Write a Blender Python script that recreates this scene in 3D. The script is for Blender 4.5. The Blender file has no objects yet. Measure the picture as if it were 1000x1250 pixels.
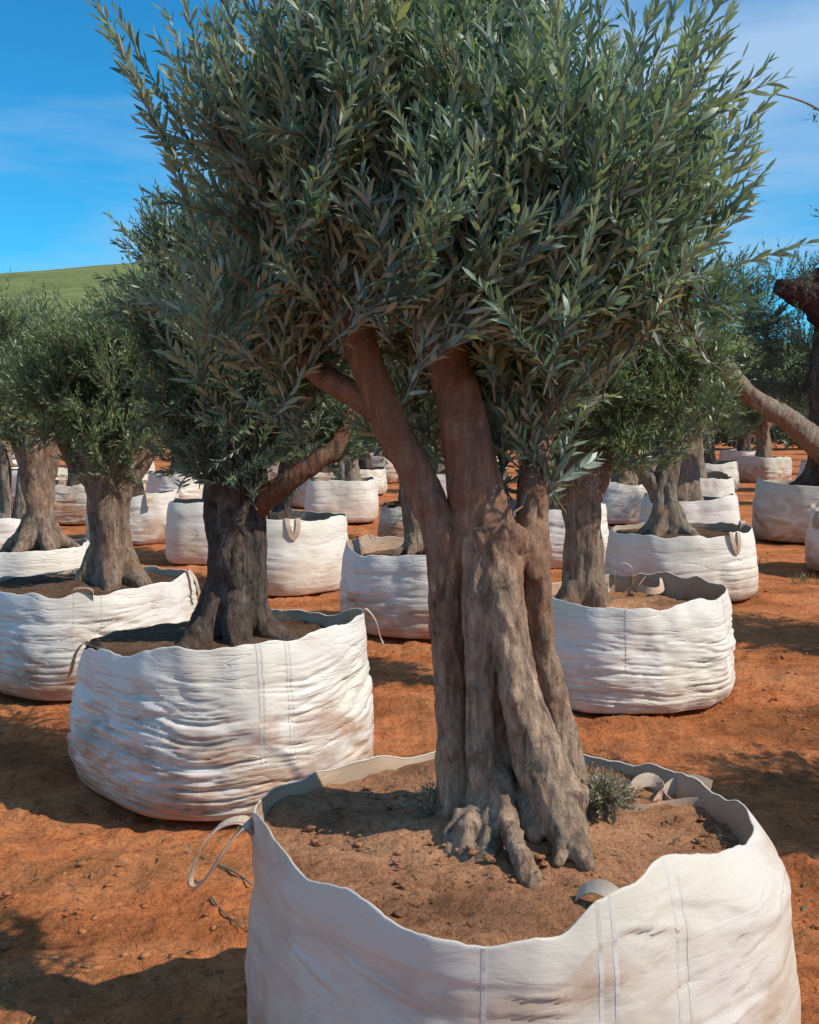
import bpy, math, random
import numpy as np
from mathutils import Vector, Matrix

R = math.radians
scene = bpy.context.scene
col = scene.collection
random.seed(7)

# ------------------------------------------------------------------ camera
F = 1400.0                      # focal length in photograph pixels (photo is 1000 wide)
PITCH = R(4.7)
CAM = np.array([0.0, 0.0, 1.85])
cam_d = bpy.data.cameras.new('camera')
cam = bpy.data.objects.new('camera', cam_d)
col.objects.link(cam)
cam.location = CAM
cam.rotation_euler = (R(90) - PITCH, 0, 0)
cam_d.sensor_fit = 'HORIZONTAL'
cam_d.sensor_width = 36
cam_d.lens = 36 * F / 1000
cam_d.clip_start = 0.05
cam_d.clip_end = 6000
scene.camera = cam

# ------------------------------------------------------------------ sky, sun, exposure
SUN_EL, SUN_AZ = R(45), R(110)          # azimuth clockwise from +Y (view direction)
w = bpy.data.worlds.new('World')
scene.world = w
w.use_nodes = True
nt = w.node_tree
nt.nodes.clear()
N = nt.nodes.new
out = N('ShaderNodeOutputWorld')
bg = N('ShaderNodeBackground')
sky = N('ShaderNodeTexSky')
sky.sky_type = 'NISHITA'
sky.sun_disc = False
sky.sun_elevation = SUN_EL
sky.sun_rotation = SUN_AZ
sky.altitude = 800
sky.air_density = 1.0
sky.dust_density = 0.0
sky.ozone_density = 4.0
hs = N('ShaderNodeHueSaturation')
hs.inputs['Hue'].default_value = 0.49
hs.inputs['Saturation'].default_value = 1.15
hs.inputs['Value'].default_value = 1.0
nt.links.new(sky.outputs[0], hs.inputs['Color'])
tc = N('ShaderNodeTexCoord')
mp = N('ShaderNodeMapping')
mp.inputs['Scale'].default_value = (1.5, 1.5, 9.0)
mp.inputs['Location'].default_value = (14.07, 7.40, 15.70)
cn = N('ShaderNodeTexNoise')
cn.inputs['Scale'].default_value = 1.5
cn.inputs['Detail'].default_value = 5
cn.inputs['Roughness'].default_value = 0.5
cr = N('ShaderNodeValToRGB')
cr.color_ramp.elements[0].position = 0.40
cr.color_ramp.elements[1].position = 0.68
mx = N('ShaderNodeMix')
mx.data_type = 'RGBA'
mx.inputs['B'].default_value = (3.0, 4.3, 6.0, 1)
cm = N('ShaderNodeMath'); cm.operation = 'MULTIPLY'; cm.inputs[1].default_value = 0.85
nt.links.new(tc.outputs['Generated'], mp.inputs['Vector'])
nt.links.new(mp.outputs[0], cn.inputs['Vector'])
nt.links.new(cn.outputs['Fac'], cr.inputs['Fac'])
nt.links.new(cr.outputs[0], cm.inputs[0])
nt.links.new(cm.outputs[0], mx.inputs['Factor'])
tint = N('ShaderNodeMix'); tint.data_type = 'RGBA'; tint.blend_type = 'MULTIPLY'
tint.inputs['Factor'].default_value = 1.0
tint.inputs['B'].default_value = (0.25, 0.87, 1.06, 1)
nt.links.new(hs.outputs[0], tint.inputs['A'])
nt.links.new(tint.outputs['Result'], mx.inputs['A'])
nt.links.new(mx.outputs['Result'], bg.inputs['Color'])
bg.inputs['Strength'].default_value = 0.125
nt.links.new(bg.outputs[0], out.inputs['Surface'])

sun_d = bpy.data.lights.new('sun', 'SUN')
sun_d.energy = 3.8
sun_d.angle = R(0.53)
sun_d.color = (1.0, 0.91, 0.78)
sun = bpy.data.objects.new('sun', sun_d)
col.objects.link(sun)
sdir = Vector((math.sin(SUN_AZ) * math.cos(SUN_EL), math.cos(SUN_AZ) * math.cos(SUN_EL), math.sin(SUN_EL)))
sun.rotation_euler = sdir.to_track_quat('Z', 'Y').to_euler()
sun.location = (6, -4, 9)

vs = scene.view_settings
vs.view_transform = 'Standard'
vs.look = 'None'
vs.exposure = 0.22
vs.gamma = 1.0
vs.use_curve_mapping = False
scene.cycles.max_bounces = 6
scene.cycles.use_denoising = True

# ------------------------------------------------------------------ helpers
cp, sp = math.cos(PITCH), math.sin(PITCH)
def P(u, v, d):
    """point seen at photo pixel (u, v) standing d metres in front of the photographer"""
    a, b = (u - 500) / F, (625 - v) / F
    dy = cp + b * sp
    dz = -sp + b * cp
    s = d / dy
    return np.array([a * s, d, CAM[2] + dz * s])
def project(p):
    q = np.asarray(p) - CAM
    f = q[..., 1] * cp - q[..., 2] * sp
    up = q[..., 1] * sp + q[..., 2] * cp
    return np.stack([500 + F * q[..., 0] / f, 625 - F * up / f, f], -1)
def ppm(d):
    return F / d

def hash3(ix, iy, iz, seed):
    n = (ix * 374761393 + iy * 668265263 + iz * 2147483647 + seed * 144665) & 0xFFFFFFFF
    n = ((n ^ (n >> 13)) * 1274126177) & 0xFFFFFFFF
    n = ((n ^ (n >> 16)) * 2246822519) & 0xFFFFFFFF
    return ((n ^ (n >> 15)) & 0xFFFFFF) / 0xFFFFFF
def vnoise(p, seed=0):
    p = np.asarray(p, float)
    i = np.floor(p).astype(np.int64)
    f = p - i
    f = f * f * f * (f * (f * 6 - 15) + 10)
    r = 0
    for dx in (0, 1):
        wx = f[..., 0] if dx else 1 - f[..., 0]
        for dy in (0, 1):
            wy = f[..., 1] if dy else 1 - f[..., 1]
            for dz in (0, 1):
                wz = f[..., 2] if dz else 1 - f[..., 2]
                r = r + wx * wy * wz * hash3(i[..., 0] + dx, i[..., 1] + dy, i[..., 2] + dz, seed)
    return r * 2 - 1
def fbm(p, oct=4, seed=0):
    p = np.asarray(p, float)
    a, s, t = 1.0, 0, 0
    for o in range(oct):
        s = s + a * vnoise(p, seed + o * 17)
        t += a
        a *= 0.5
        p = p * 2.03 + 3.1
    return s / t

def link(o, parent=None):
    col.objects.link(o)
    if parent is not None:
        o.parent = parent
    return o
def mesh_obj(name, verts, faces, mat, parent=None, smooth=True):
    me = bpy.data.meshes.new(name)
    me.from_pydata([tuple(v) for v in verts], [], faces if isinstance(faces, list) else faces.tolist())
    if smooth:
        me.polygons.foreach_set('use_smooth', [True] * len(me.polygons))
    me.materials.append(mat)
    me.update()
    return link(bpy.data.objects.new(name, me), parent)
def raw_mesh(name, verts, loops, totals, tint=None):
    me = bpy.data.meshes.new(name)
    me.vertices.add(len(verts))
    me.vertices.foreach_set('co', np.asarray(verts, np.float32).ravel())
    me.loops.add(len(loops))
    me.loops.foreach_set('vertex_index', np.asarray(loops, np.int32))
    me.polygons.add(len(totals))
    st = np.concatenate([[0], np.cumsum(totals)[:-1]]).astype(np.int32)
    me.polygons.foreach_set('loop_start', st)
    me.polygons.foreach_set('loop_total', np.asarray(totals, np.int32))
    if tint is not None:
        at = me.attributes.new('tint', 'FLOAT', 'POINT')
        at.data.foreach_set('value', np.asarray(tint, np.float32))
    me.update(calc_edges=True)
    return me
def empty(name, loc, label, cat, group=None):
    o = bpy.data.objects.new(name, None)
    o.location = loc
    o.empty_display_size = 0.2
    col.objects.link(o)
    tag(o, label, cat, group)
    return o
def tag(o, label=None, cat=None, group=None, kind=None):
    if label: o['label'] = label
    if cat: o['category'] = cat
    if group: o['group'] = group
    if kind: o['kind'] = kind
    return o
def catmull(pts, n):
    pts = np.asarray(pts, float)
    q = np.vstack([2 * pts[0] - pts[1], pts, 2 * pts[-1] - pts[-2]])
    m = len(pts) - 1
    res = []
    for t in np.linspace(0, m, n):
        i = min(int(t), m - 1)
        f = t - i
        a, b, c, d = q[i], q[i + 1], q[i + 2], q[i + 3]
        res.append(0.5 * ((2 * b) + (-a + c) * f + (2 * a - 5 * b + 4 * c - d) * f * f + (-a + 3 * b - 3 * c + d) * f ** 3))
    return np.array(res)
def tube_data(pts, rad, sides=8, cap=True, wob=0.0, seed=0):
    pts = np.asarray(pts, float)
    n = len(pts)
    tan = np.gradient(pts, axis=0)
    tan /= np.linalg.norm(tan, axis=1)[:, None] + 1e-9
    ref = np.array([0.31, 0.95, 0.05])
    u = np.cross(tan[0], ref); u /= np.linalg.norm(u)
    V = []
    ang = np.linspace(0, 2 * math.pi, sides, endpoint=False)
    for i in range(n):
        u = u - tan[i] * np.dot(u, tan[i]); u /= np.linalg.norm(u) + 1e-9
        vv = np.cross(tan[i], u)
        rr = rad[i] * np.ones(sides)
        if wob:
            rr = rr * (1 + wob * vnoise(np.stack([np.cos(ang) * 1.3, np.sin(ang) * 1.3, np.full(sides, i * 0.35)], -1) + 9, seed))
        V.append(pts[i] + np.cos(ang)[:, None] * u * rr[:, None] + np.sin(ang)[:, None] * vv * rr[:, None])
    V = np.vstack(V)
    Fc = []
    for i in range(n - 1):
        for k in range(sides):
            k2 = (k + 1) % sides
            Fc.append([i * sides + k, i * sides + k2, (i + 1) * sides + k2, (i + 1) * sides + k])
    if cap:
        Fc.append(list(range(sides))[::-1])
        Fc.append([(n - 1) * sides + k for k in range(sides)])
    return V, Fc
def join_data(parts):
    V, Fc, o = [], [], 0
    for v, f in parts:
        V.append(v)
        Fc += [[i + o for i in q] for q in f]
        o += len(v)
    return np.vstack(V), Fc

# ------------------------------------------------------------------ materials
def new_mat(name, rough=0.9, spec=0.2):
    m = bpy.data.materials.new(name)
    m.use_nodes = True
    b = m.node_tree.nodes['Principled BSDF']
    b.inputs['Roughness'].default_value = rough
    b.inputs['Specular IOR Level'].default_value = spec
    return m, m.node_tree, b
def noise_node(t, scale, detail=4, rough=0.55, vec=None, dist=0.0):
    n = t.nodes.new('ShaderNodeTexNoise')
    n.inputs['Scale'].default_value = scale
    n.inputs['Detail'].default_value = detail
    n.inputs['Roughness'].default_value = rough
    n.inputs['Distortion'].default_value = dist
    if vec is not None:
        t.links.new(vec, n.inputs['Vector'])
    return n
def ramp_node(t, fac, stops):
    r = t.nodes.new('ShaderNodeValToRGB')
    e = r.color_ramp.elements
    e[0].position, e[0].color = stops[0][0], (*stops[0][1], 1)
    e[1].position, e[1].color = stops[-1][0], (*stops[-1][1], 1)
    for p, c in stops[1:-1]:
        x = e.new(p); x.color = (*c, 1)
    t.links.new(fac, r.inputs['Fac'])
    return r
def mix_node(t, fac, a, b, mode='MIX'):
    m = t.nodes.new('ShaderNodeMix')
    m.data_type = 'RGBA'
    m.blend_type = mode
    for s, v in (('Factor', fac), ('A', a), ('B', b)):
        if hasattr(v, 'is_linked') or hasattr(v, 'links'):
            t.links.new(v, m.inputs[s])
        elif isinstance(v, tuple):
            m.inputs[s].default_value = (*v, 1)
        else:
            m.inputs[s].default_value = v
    return m.outputs['Result']
def bump(t, b, h, strength, dist, prev=None):
    n = t.nodes.new('ShaderNodeBump')
    n.inputs['Strength'].default_value = strength
    n.inputs['Distance'].default_value = dist
    t.links.new(h, n.inputs['Height'])
    if prev is not None:
        t.links.new(prev, n.inputs['Normal'])
    t.links.new(n.outputs[0], b.inputs['Normal'])
    return n.outputs[0]
def mapping(t, coord, scale):
    m = t.nodes.new('ShaderNodeMapping')
    m.inputs['Scale'].default_value = scale
    t.links.new(coord, m.inputs['Vector'])
    return m.outputs[0]
G3 = lambda v: (v, v, v)

def mat_clay(name, stops, fine=26.0):
    m, t, b = new_mat(name, 0.95, 0.1)
    geo = t.nodes.new('ShaderNodeNewGeometry').outputs['Position']
    big = noise_node(t, 0.85, 7, 0.66, mapping(t, geo, (0.8, 1.3, 1)), 0.8)
    c = ramp_node(t, big.outputs['Fac'], stops).outputs[0]
    c = mix_node(t, ramp_node(t, noise_node(t, 1.1, 5, 0.6, mapping(t, geo, (0.7, 1.2, 1.0)), 0.5).outputs['Fac'], [(0.52, G3(0)), (0.66, G3(0.6))]).outputs[0], c, stops[0][1])
    mid = noise_node(t, 4.5, 6, 0.65, geo, 0.3)
    c = mix_node(t, 0.6, c, ramp_node(t, mid.outputs['Fac'], [(0.3, (0.42, 0.38, 0.34)), (0.5, (0.95, 0.95, 0.95)), (0.72, (1.3, 1.28, 1.25))]).outputs[0], 'MULTIPLY')
    fin = noise_node(t, fine, 6, 0.7, geo)
    c = mix_node(t, 0.7, c, ramp_node(t, fin.outputs['Fac'], [(0.32, (0.40, 0.36, 0.33)), (0.48, (0.98, 0.98, 0.98)), (0.75, (1.22, 1.2, 1.15))]).outputs[0], 'MULTIPLY')
    t.links.new(c, b.inputs['Base Color'])
    n1 = bump(t, b, fin.outputs['Fac'], 1.0, 0.045)
    vo = t.nodes.new('ShaderNodeTexVoronoi')
    vo.inputs['Scale'].default_value = 34
    t.links.new(geo, vo.inputs['Vector'])
    n2 = bump(t, b, vo.outputs['Distance'], 0.35, 0.012, n1)
    bump(t, b, noise_node(t, 7, 5, 0.6, geo).outputs['Fac'], 0.6, 0.08, n2)
    return m
M = {}
M['clay'] = mat_clay('red_clay', [(0.28, (0.28, 0.110, 0.042)), (0.39, (0.46, 0.165, 0.060)), (0.48, (0.63, 0.210, 0.076)), (0.57, (0.68, 0.265, 0.108)), (0.66, (0.56, 0.24, 0.10)), (0.76, (0.42, 0.20, 0.085))])
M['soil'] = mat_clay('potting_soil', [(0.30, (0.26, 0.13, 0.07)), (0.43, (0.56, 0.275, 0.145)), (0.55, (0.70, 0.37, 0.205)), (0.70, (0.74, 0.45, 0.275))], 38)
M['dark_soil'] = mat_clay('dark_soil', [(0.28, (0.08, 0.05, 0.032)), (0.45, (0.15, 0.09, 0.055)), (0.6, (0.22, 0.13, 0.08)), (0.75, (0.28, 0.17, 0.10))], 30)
m, t, b = new_mat('clay_clod', 0.95, 0.1)
geo = t.nodes.new('ShaderNodeNewGeometry').outputs['Position']
t.links.new(ramp_node(t, noise_node(t, 9, 5, 0.6, geo).outputs['Fac'], [(0.3, (0.20, 0.085, 0.04)), (0.5, (0.38, 0.145, 0.062)), (0.72, (0.50, 0.23, 0.11))]).outputs[0], b.inputs['Base Color'])
M['clod'] = m

def mat_bark(name, base, red, redness, zred=False):
    m, t, b = new_mat(name, 0.88, 0.15)
    geo = t.nodes.new('ShaderNodeNewGeometry').outputs['Position']
    st = mapping(t, geo, (1.0, 1.0, 0.16))
    big = noise_node(t, 5.0, 5, 0.6, geo, 0.5)
    str_ = noise_node(t, 38.0, 6, 0.65, st, 0.4)
    k = base
    c = ramp_node(t, str_.outputs['Fac'], [(0.30, tuple(x * 0.22 for x in k)), (0.43, tuple(x * 0.72 for x in k)), (0.55, k), (0.72, tuple(min(1, x * 1.6) for x in k))]).outputs[0]
    blot = ramp_node(t, noise_node(t, 16, 6, 0.7, mapping(t, geo, (1, 1, 0.5)), 0.8).outputs['Fac'], [(0.36, (0.35, 0.32, 0.30)), (0.5, (1, 1, 1)), (0.7, (1.25, 1.25, 1.2))]).outputs[0]
    c = mix_node(t, 0.8, c, blot, 'MULTIPLY')
    rr = ramp_node(t, big.outputs['Fac'], [(0.42 - redness, (0, 0, 0)), (0.66 - redness, (1, 1, 1))]).outputs[0]
    if zred:      # peeled, reddish upper limbs
        sx = t.nodes.new('ShaderNodeSeparateXYZ'); t.links.new(geo, sx.inputs[0])
        mr = t.nodes.new('ShaderNodeMapRange')
        mr.inputs['From Min'].default_value = 1.25; mr.inputs['From Max'].default_value = 1.75
        mr.inputs['To Min'].default_value = -0.02; mr.inputs['To Max'].default_value = 0.16
        t.links.new(sx.outputs['Z'], mr.inputs['Value'])
        ad = t.nodes.new('ShaderNodeMath'); ad.operation = 'ADD'
        t.links.new(big.outputs['Fac'], ad.inputs[0]); t.links.new(mr.outputs[0], ad.inputs[1])
        rr = ramp_node(t, ad.outputs[0], [(0.44, (0, 0, 0)), (0.66, (1, 1, 1))]).outputs[0]
    c = mix_node(t, rr, c, mix_node(t, 0.75, c, red, 'MIX'))
    gr = ramp_node(t, noise_node(t, 9, 5, 0.6, geo, 0.8).outputs['Fac'], [(0.55, (0, 0, 0)), (0.72, (0.65, 0.65, 0.65))]).outputs[0]
    c = mix_node(t, gr, c, (0.30, 0.27, 0.22))
    t.links.new(c, b.inputs['Base Color'])
    n1 = bump(t, b, str_.outputs['Fac'], 1.0, 0.035)
    bump(t, b, noise_node(t, 55, 6, 0.75, mapping(t, geo, (1, 1, 0.6))).outputs['Fac'], 0.9, 0.012, n1)
    return m
M['bark'] = mat_bark('olive_bark', (0.36, 0.265, 0.195), (0.33, 0.18, 0.115), -0.02)
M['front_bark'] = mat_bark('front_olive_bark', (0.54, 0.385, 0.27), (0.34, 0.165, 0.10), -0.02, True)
M['limb'] = mat_bark('reddish_limb_bark', (0.28, 0.19, 0.125), (0.30, 0.115, 0.055), 0.10)
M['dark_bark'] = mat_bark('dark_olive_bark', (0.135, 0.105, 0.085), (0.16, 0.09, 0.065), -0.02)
M['shade_toned_bark'] = mat_bark('shade_toned_maroon_bark', (0.075, 0.045, 0.045), (0.085, 0.035, 0.035), 0.05)  # shade on the sawn limb put into the bark colour as near-black maroon
M['pale_bark'] = mat_bark('pale_olive_bark', (0.32, 0.27, 0.21), (0.30, 0.18, 0.11), -0.02)

def mat_leaf(name, tones, under, trans=0.22):
    m, t, b = new_mat(name, 0.42, 0.45)
    at = t.nodes.new('ShaderNodeAttribute'); at.attribute_name = 'tint'
    c = ramp_node(t, at.outputs['Fac'], tones).outputs[0]
    gn = t.nodes.new('ShaderNodeNewGeometry')
    cc = mix_node(t, gn.outputs['Backfacing'], c, mix_node(t, 0.55, c, under))
    t.links.new(cc, b.inputs['Base Color'])
    tr = t.nodes.new('ShaderNodeBsdfTranslucent')
    t.links.new(mix_node(t, 1.0, c, (1.35, 1.5, 0.7), 'MULTIPLY'), tr.inputs['Color'])
    ms = t.nodes.new('ShaderNodeMixShader'); ms.inputs[0].default_value = trans
    t.links.new(b.outputs[0], ms.inputs[1]); t.links.new(tr.outputs[0], ms.inputs[2])
    t.links.new(ms.outputs[0], t.nodes['Material Output'].inputs['Surface'])
    return m
M['leaf'] = mat_leaf('olive_leaf', [(0.0, (0.070, 0.135, 0.105)), (0.4, (0.165, 0.255, 0.190)), (0.75, (0.275, 0.350, 0.230)), (0.93, (0.42, 0.45, 0.27)), (1.0, (0.34, 0.28, 0.14))], (0.48, 0.55, 0.49), 0.30)
M['leaf_green'] = mat_leaf('olive_leaf_green', [(0.0, (0.075, 0.125, 0.055)), (0.45, (0.160, 0.230, 0.105)), (0.8, (0.25, 0.32, 0.14)), (1.0, (0.28, 0.27, 0.10))], (0.26, 0.32, 0.20))
M['leaf_dark'] = mat_leaf('olive_leaf_dark', [(0.0, (0.045, 0.085, 0.062)), (0.5, (0.105, 0.165, 0.115)), (0.85, (0.18, 0.235, 0.145)), (1.0, (0.2, 0.18, 0.09))], (0.2, 0.24, 0.2))
M['leaf_mid'] = mat_leaf('olive_leaf_mid', [(0.0, (0.055, 0.100, 0.062)), (0.5, (0.130, 0.195, 0.120)), (0.85, (0.21, 0.27, 0.15)), (1.0, (0.28, 0.25, 0.12))], (0.34, 0.4, 0.33))
M['sucker_leaf'] = mat_leaf('sucker_leaf', [(0.0, (0.14, 0.125, 0.085)), (0.5, (0.27, 0.24, 0.17)), (1.0, (0.40, 0.34, 0.24))], (0.36, 0.34, 0.28))
M['dry_leaf'] = mat_leaf('dry_leaf', [(0.0, (0.10, 0.09, 0.05)), (0.5, (0.22, 0.17, 0.09)), (1.0, (0.34, 0.22, 0.11))], (0.26, 0.2, 0.12))
M['grass'] = mat_leaf('dry_grass', [(0.0, (0.10, 0.12, 0.04)), (0.5, (0.22, 0.20, 0.08)), (1.0, (0.38, 0.30, 0.15))], (0.3, 0.28, 0.15))
m, t, b = new_mat('twig_bark', 0.8, 0.2)
b.inputs['Base Color'].default_value = (0.20, 0.17, 0.125, 1)
M['twig'] = m

def mat_bag(name, base, stain_amt, low=0.5, wrinkle=0.5):
    m, t, b = new_mat(name, 0.48, 0.4)
    tcn = t.nodes.new('ShaderNodeTexCoord')
    oc = tcn.outputs['Object']
    oi = t.nodes.new('ShaderNodeObjectInfo')
    sh = t.nodes.new('ShaderNodeVectorMath'); sh.operation = 'MULTIPLY_ADD'
    sh.inputs[1].default_value = (1, 1, 1)
    t.links.new(oc, sh.inputs[0])
    rv = t.nodes.new('ShaderNodeCombineXYZ')
    ml = t.nodes.new('ShaderNodeMath'); ml.operation = 'MULTIPLY'; ml.inputs[1].default_value = 40
    t.links.new(oi.outputs['Random'], ml.inputs[0])
    t.links.new(ml.outputs[0], rv.inputs[0])
    t.links.new(rv.outputs[0], sh.inputs[2])
    vec = sh.outputs[0]
    c = mix_node(t, ramp_node(t, noise_node(t, 2.2, 4, 0.5, vec).outputs['Fac'], [(0.35, G3(0)), (0.65, G3(1))]).outputs[0], base, tuple(x * y for x, y in zip(base, (0.93, 0.93, 0.86))))
    # clay splashed and rubbed onto the lower half
    sx = t.nodes.new('ShaderNodeSeparateXYZ'); t.links.new(oc, sx.inputs[0])
    mr = t.nodes.new('ShaderNodeMapRange')
    mr.inputs['From Min'].default_value = 0.0; mr.inputs['From Max'].default_value = low
    mr.inputs['To Min'].default_value = 0.20; mr.inputs['To Max'].default_value = -0.16
    t.links.new(sx.outputs['Z'], mr.inputs['Value'])
    ad = t.nodes.new('ShaderNodeMath'); ad.operation = 'ADD'
    t.links.new(noise_node(t, 2.6, 6, 0.6, mapping(t, vec, (1, 1, 2.2)), 0.8).outputs['Fac'], ad.inputs[0]); t.links.new(mr.outputs[0], ad.inputs[1])
    sf = ramp_node(t, ad.outputs[0], [(0.45, G3(0)), (0.72, G3(stain_amt))]).outputs[0]
    c = mix_node(t, sf, c, (0.40, 0.21, 0.11))
    sp2 = ramp_node(t, noise_node(t, 30, 5, 0.7, vec).outputs['Fac'], [(0.60, G3(0)), (0.78, G3(0.35))]).outputs[0]
    c = mix_node(t, sp2, c, (0.48, 0.34, 0.23))
    t.links.new(c, b.inputs['Base Color'])
    wv = t.nodes.new('ShaderNodeTexWave'); wv.bands_direction = 'Z'
    wv.inputs['Scale'].default_value = 160; wv.inputs['Distortion'].default_value = 0.6
    t.links.new(vec, wv.inputs['Vector'])
    n1 = bump(t, b, wv.outputs['Fac'], 0.06, 0.001)
    n2 = bump(t, b, noise_node(t, 5, 4, 0.5, mapping(t, vec, (1, 1, 2.5)), 0.4).outputs['Fac'], 0.25, 0.03, n1)
    msk = ramp_node(t, noise_node(t, 2.4, 3, 0.5, mapping(t, vec, (1, 1, 1.6))).outputs['Fac'], [(0.40, G3(0.08)), (0.62, G3(1))]).outputs[0]
    for sc_, zz_, ds in ((1.5, 9.0, 0.012), (2.6, 10.0, 0.006)):      # sharp slack creases
        nn = noise_node(t, sc_, 2, 0.4, mapping(t, vec, (1, 1, zz_)), 0.25).outputs['Fac']
        rdg = ramp_node(t, nn, [(0.40, G3(1)), (0.485, G3(0.75)), (0.50, G3(0)), (0.515, G3(0.75)), (0.60, G3(1))]).outputs[0]
        n2 = bump(t, b, mix_node(t, msk, (1.0, 1.0, 1.0), rdg), wrinkle, ds, n2)
    return m
M['bag'] = mat_bag('white_woven_bag', (0.76, 0.71, 0.655), 0.9, 0.7, 0.5)
M['bag_clean'] = mat_bag('clean_white_woven_bag', (0.77, 0.715, 0.645), 0.45, 0.5, 0.5)
M['bag_front'] = mat_bag('dusty_white_woven_bag', (0.68, 0.615, 0.55), 0.65, 0.9, 0.10)
M['bag_stained'] = mat_bag('stained_woven_bag', (0.66, 0.62, 0.55), 0.95, 1.0)
M['strap'] = mat_bag('strap_webbing', (0.60, 0.50, 0.42), 0.7, 2.2, 0.1)
M['seam'] = mat_bag('seam_stitching', (0.66, 0.61, 0.56), 0.3, 0.5, 0.0)
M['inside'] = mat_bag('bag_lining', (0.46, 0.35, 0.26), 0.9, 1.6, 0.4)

m, t, b = new_mat('hill_grass', 1.0, 0.05)
geo = t.nodes.new('ShaderNodeNewGeometry').outputs['Position']
c = ramp_node(t, noise_node(t, 0.035, 8, 0.65, mapping(t, geo, (1, 2.2, 4)), 1.2).outputs['Fac'], [(0.3, (0.085, 0.105, 0.04)), (0.46, (0.15, 0.18, 0.065)), (0.58, (0.20, 0.22, 0.085)), (0.72, (0.30, 0.27, 0.13))]).outputs[0]
t.links.new(c, b.inputs['Base Color'])
M['hill'] = m

# ------------------------------------------------------------------ ground and hill
def nodes_axis(lo, hi, step, far, grow):
    a = list(np.arange(lo, hi + step / 2, step))
    s, x = step, hi
    while x < far:
        s *= grow; x += s; a.append(x)
    s, x, pre = step, lo, []
    while x > -far:
        s *= grow; x -= s; pre.append(x)
    return np.array(pre[::-1] + a)
gx = nodes_axis(-2.6, 2.6, 0.026, 2500, 1.07)
gy_ = [-2500, -800, -200, -50, -12, -4, 0, 1.2, 2.0, 2.5]
s, y = 0.022, 2.5
while y < 2500:
    s *= 1.013 if y < 12 else 1.06
    y += s; gy_.append(y)
gy = np.array(gy_)
def ground_z(x, y):
    p = np.stack([x, y, np.zeros_like(x)], -1)
    near = np.clip(1 - (np.hypot(x, y) - 6) / 40, 0, 1)
    z = 0.045 * fbm(p * 0.7, 3, 3) + near * (0.042 * fbm(p * 3.0, 4, 5) + 0.026 * np.clip(fbm(p * 9, 4, 8), -0.1, 1) * 2)
    z += near * 0.012 * vnoise(np.stack([x * 1.5, y * 7, 0 * x], -1), 21)
    return z - 0.03
X, Y = np.meshgrid(gx, gy)
Z = ground_z(X, Y)
nx, ny = len(gx), len(gy)
idx = np.arange(nx * ny).reshape(ny, nx)
q = np.stack([idx[:-1, :-1], idx[:-1, 1:], idx[1:, 1:], idx[1:, :-1]], -1).reshape(-1, 4)
me = raw_mesh('ground', np.stack([X, Y, Z], -1).reshape(-1, 3), q.ravel(), np.full(len(q), 4))
me.polygons.foreach_set('use_smooth', [True] * len(me.polygons))
me.materials.append(M['clay'])
ground = tag(link(bpy.data.objects.new('ground', me)), kind='structure')

hx = np.linspace(-700, 700, 90)
hy = np.linspace(150, 760, 60)
X, Y = np.meshgrid(hx, hy)
prof = np.interp(X, [-700, -330, -160, -90, -40, 40, 120, 260, 700], [47, 51, 53, 59, 57, 48, 30, 14, 6])
Z = -3 + prof * np.sin(np.clip((Y - 150) / 280, 0, 1) * math.pi / 2) ** 1.5 * np.clip(1 - (Y - 480) / 600, 0, 1)
Z += 1.6 * fbm(np.stack([X * 0.02, Y * 0.02, 0 * X], -1), 4, 2)
idx = np.arange(90 * 60).reshape(60, 90)
q = np.stack([idx[:-1, :-1], idx[:-1, 1:], idx[1:, 1:], idx[1:, :-1]], -1).reshape(-1, 4)
hill = mesh_obj('hill', np.stack([X, Y, Z], -1).reshape(-1, 3), q, M['hill'])
tag(hill, kind='structure')

ICO_V = np.array([(0, 0, -1), (.72, -.53, -.45), (-.28, -.85, -.45), (-.89, 0, -.45), (-.28, .85, -.45), (.72, .53, -.45), (.28, -.85, .45), (-.72, -.53, .45), (-.72, .53, .45), (.28, .85, .45), (.89, 0, .45), (0, 0, 1)])
ICO_F = np.array([(0, 1, 2), (1, 0, 5), (0, 2, 3), (0, 3, 4), (0, 4, 5), (1, 5, 10), (2, 1, 6), (3, 2, 7), (4, 3, 8), (5, 4, 9), (1, 10, 6), (2, 6, 7), (3, 7, 8), (4, 8, 9), (5, 9, 10), (6, 10, 11), (7, 6, 11), (8, 7, 11), (9, 8, 11), (10, 9, 11)])
def clods(name, pos, size, seed, mat, parent=None):
    rng = np.random.default_rng(seed)
    n = len(pos)
    s = size[:, None, None] * (0.45 + 0.9 * rng.random((n, 12, 1))) * np.array([1.3, 1.0, 0.5])
    a = rng.random(n) * 6.28
    c, sn = np.cos(a)[:, None], np.sin(a)[:, None]
    v = ICO_V[None] * s
    v = np.stack([v[..., 0] * c - v[..., 1] * sn, v[..., 0] * sn + v[..., 1] * c, v[..., 2]], -1) + pos[:, None]
    f = ICO_F[None] + (np.arange(n) * 12)[:, None, None]
    me = raw_mesh(name, v.reshape(-1, 3), f.ravel(), np.full(n * 20, 3))
    me.materials.append(mat)
    return tag(link(bpy.data.objects.new(name, me), parent), kind='stuff')
rng = np.random.default_rng(4)
n = 7500
dd = 3.0 + 13 * rng.random(n) ** 1.6
uu = rng.uniform(-40, 1040, n)
px = (uu - 500) / F * dd
keep = fbm(np.stack([px * 1.2, dd * 1.2, 0 * px], -1), 3, 31) > -0.12
px, dd = px[keep], dd[keep]
sz = 0.003 + 0.020 * rng.random(len(px)) ** 5
pos = np.stack([px, dd, ground_z(px, dd) + sz * 0.02], -1)
o = clods('clay_clods', pos, sz, 5, M['clod'])
tag(o, 'small loose clods of red clay strewn over the ground', 'clods')

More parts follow.
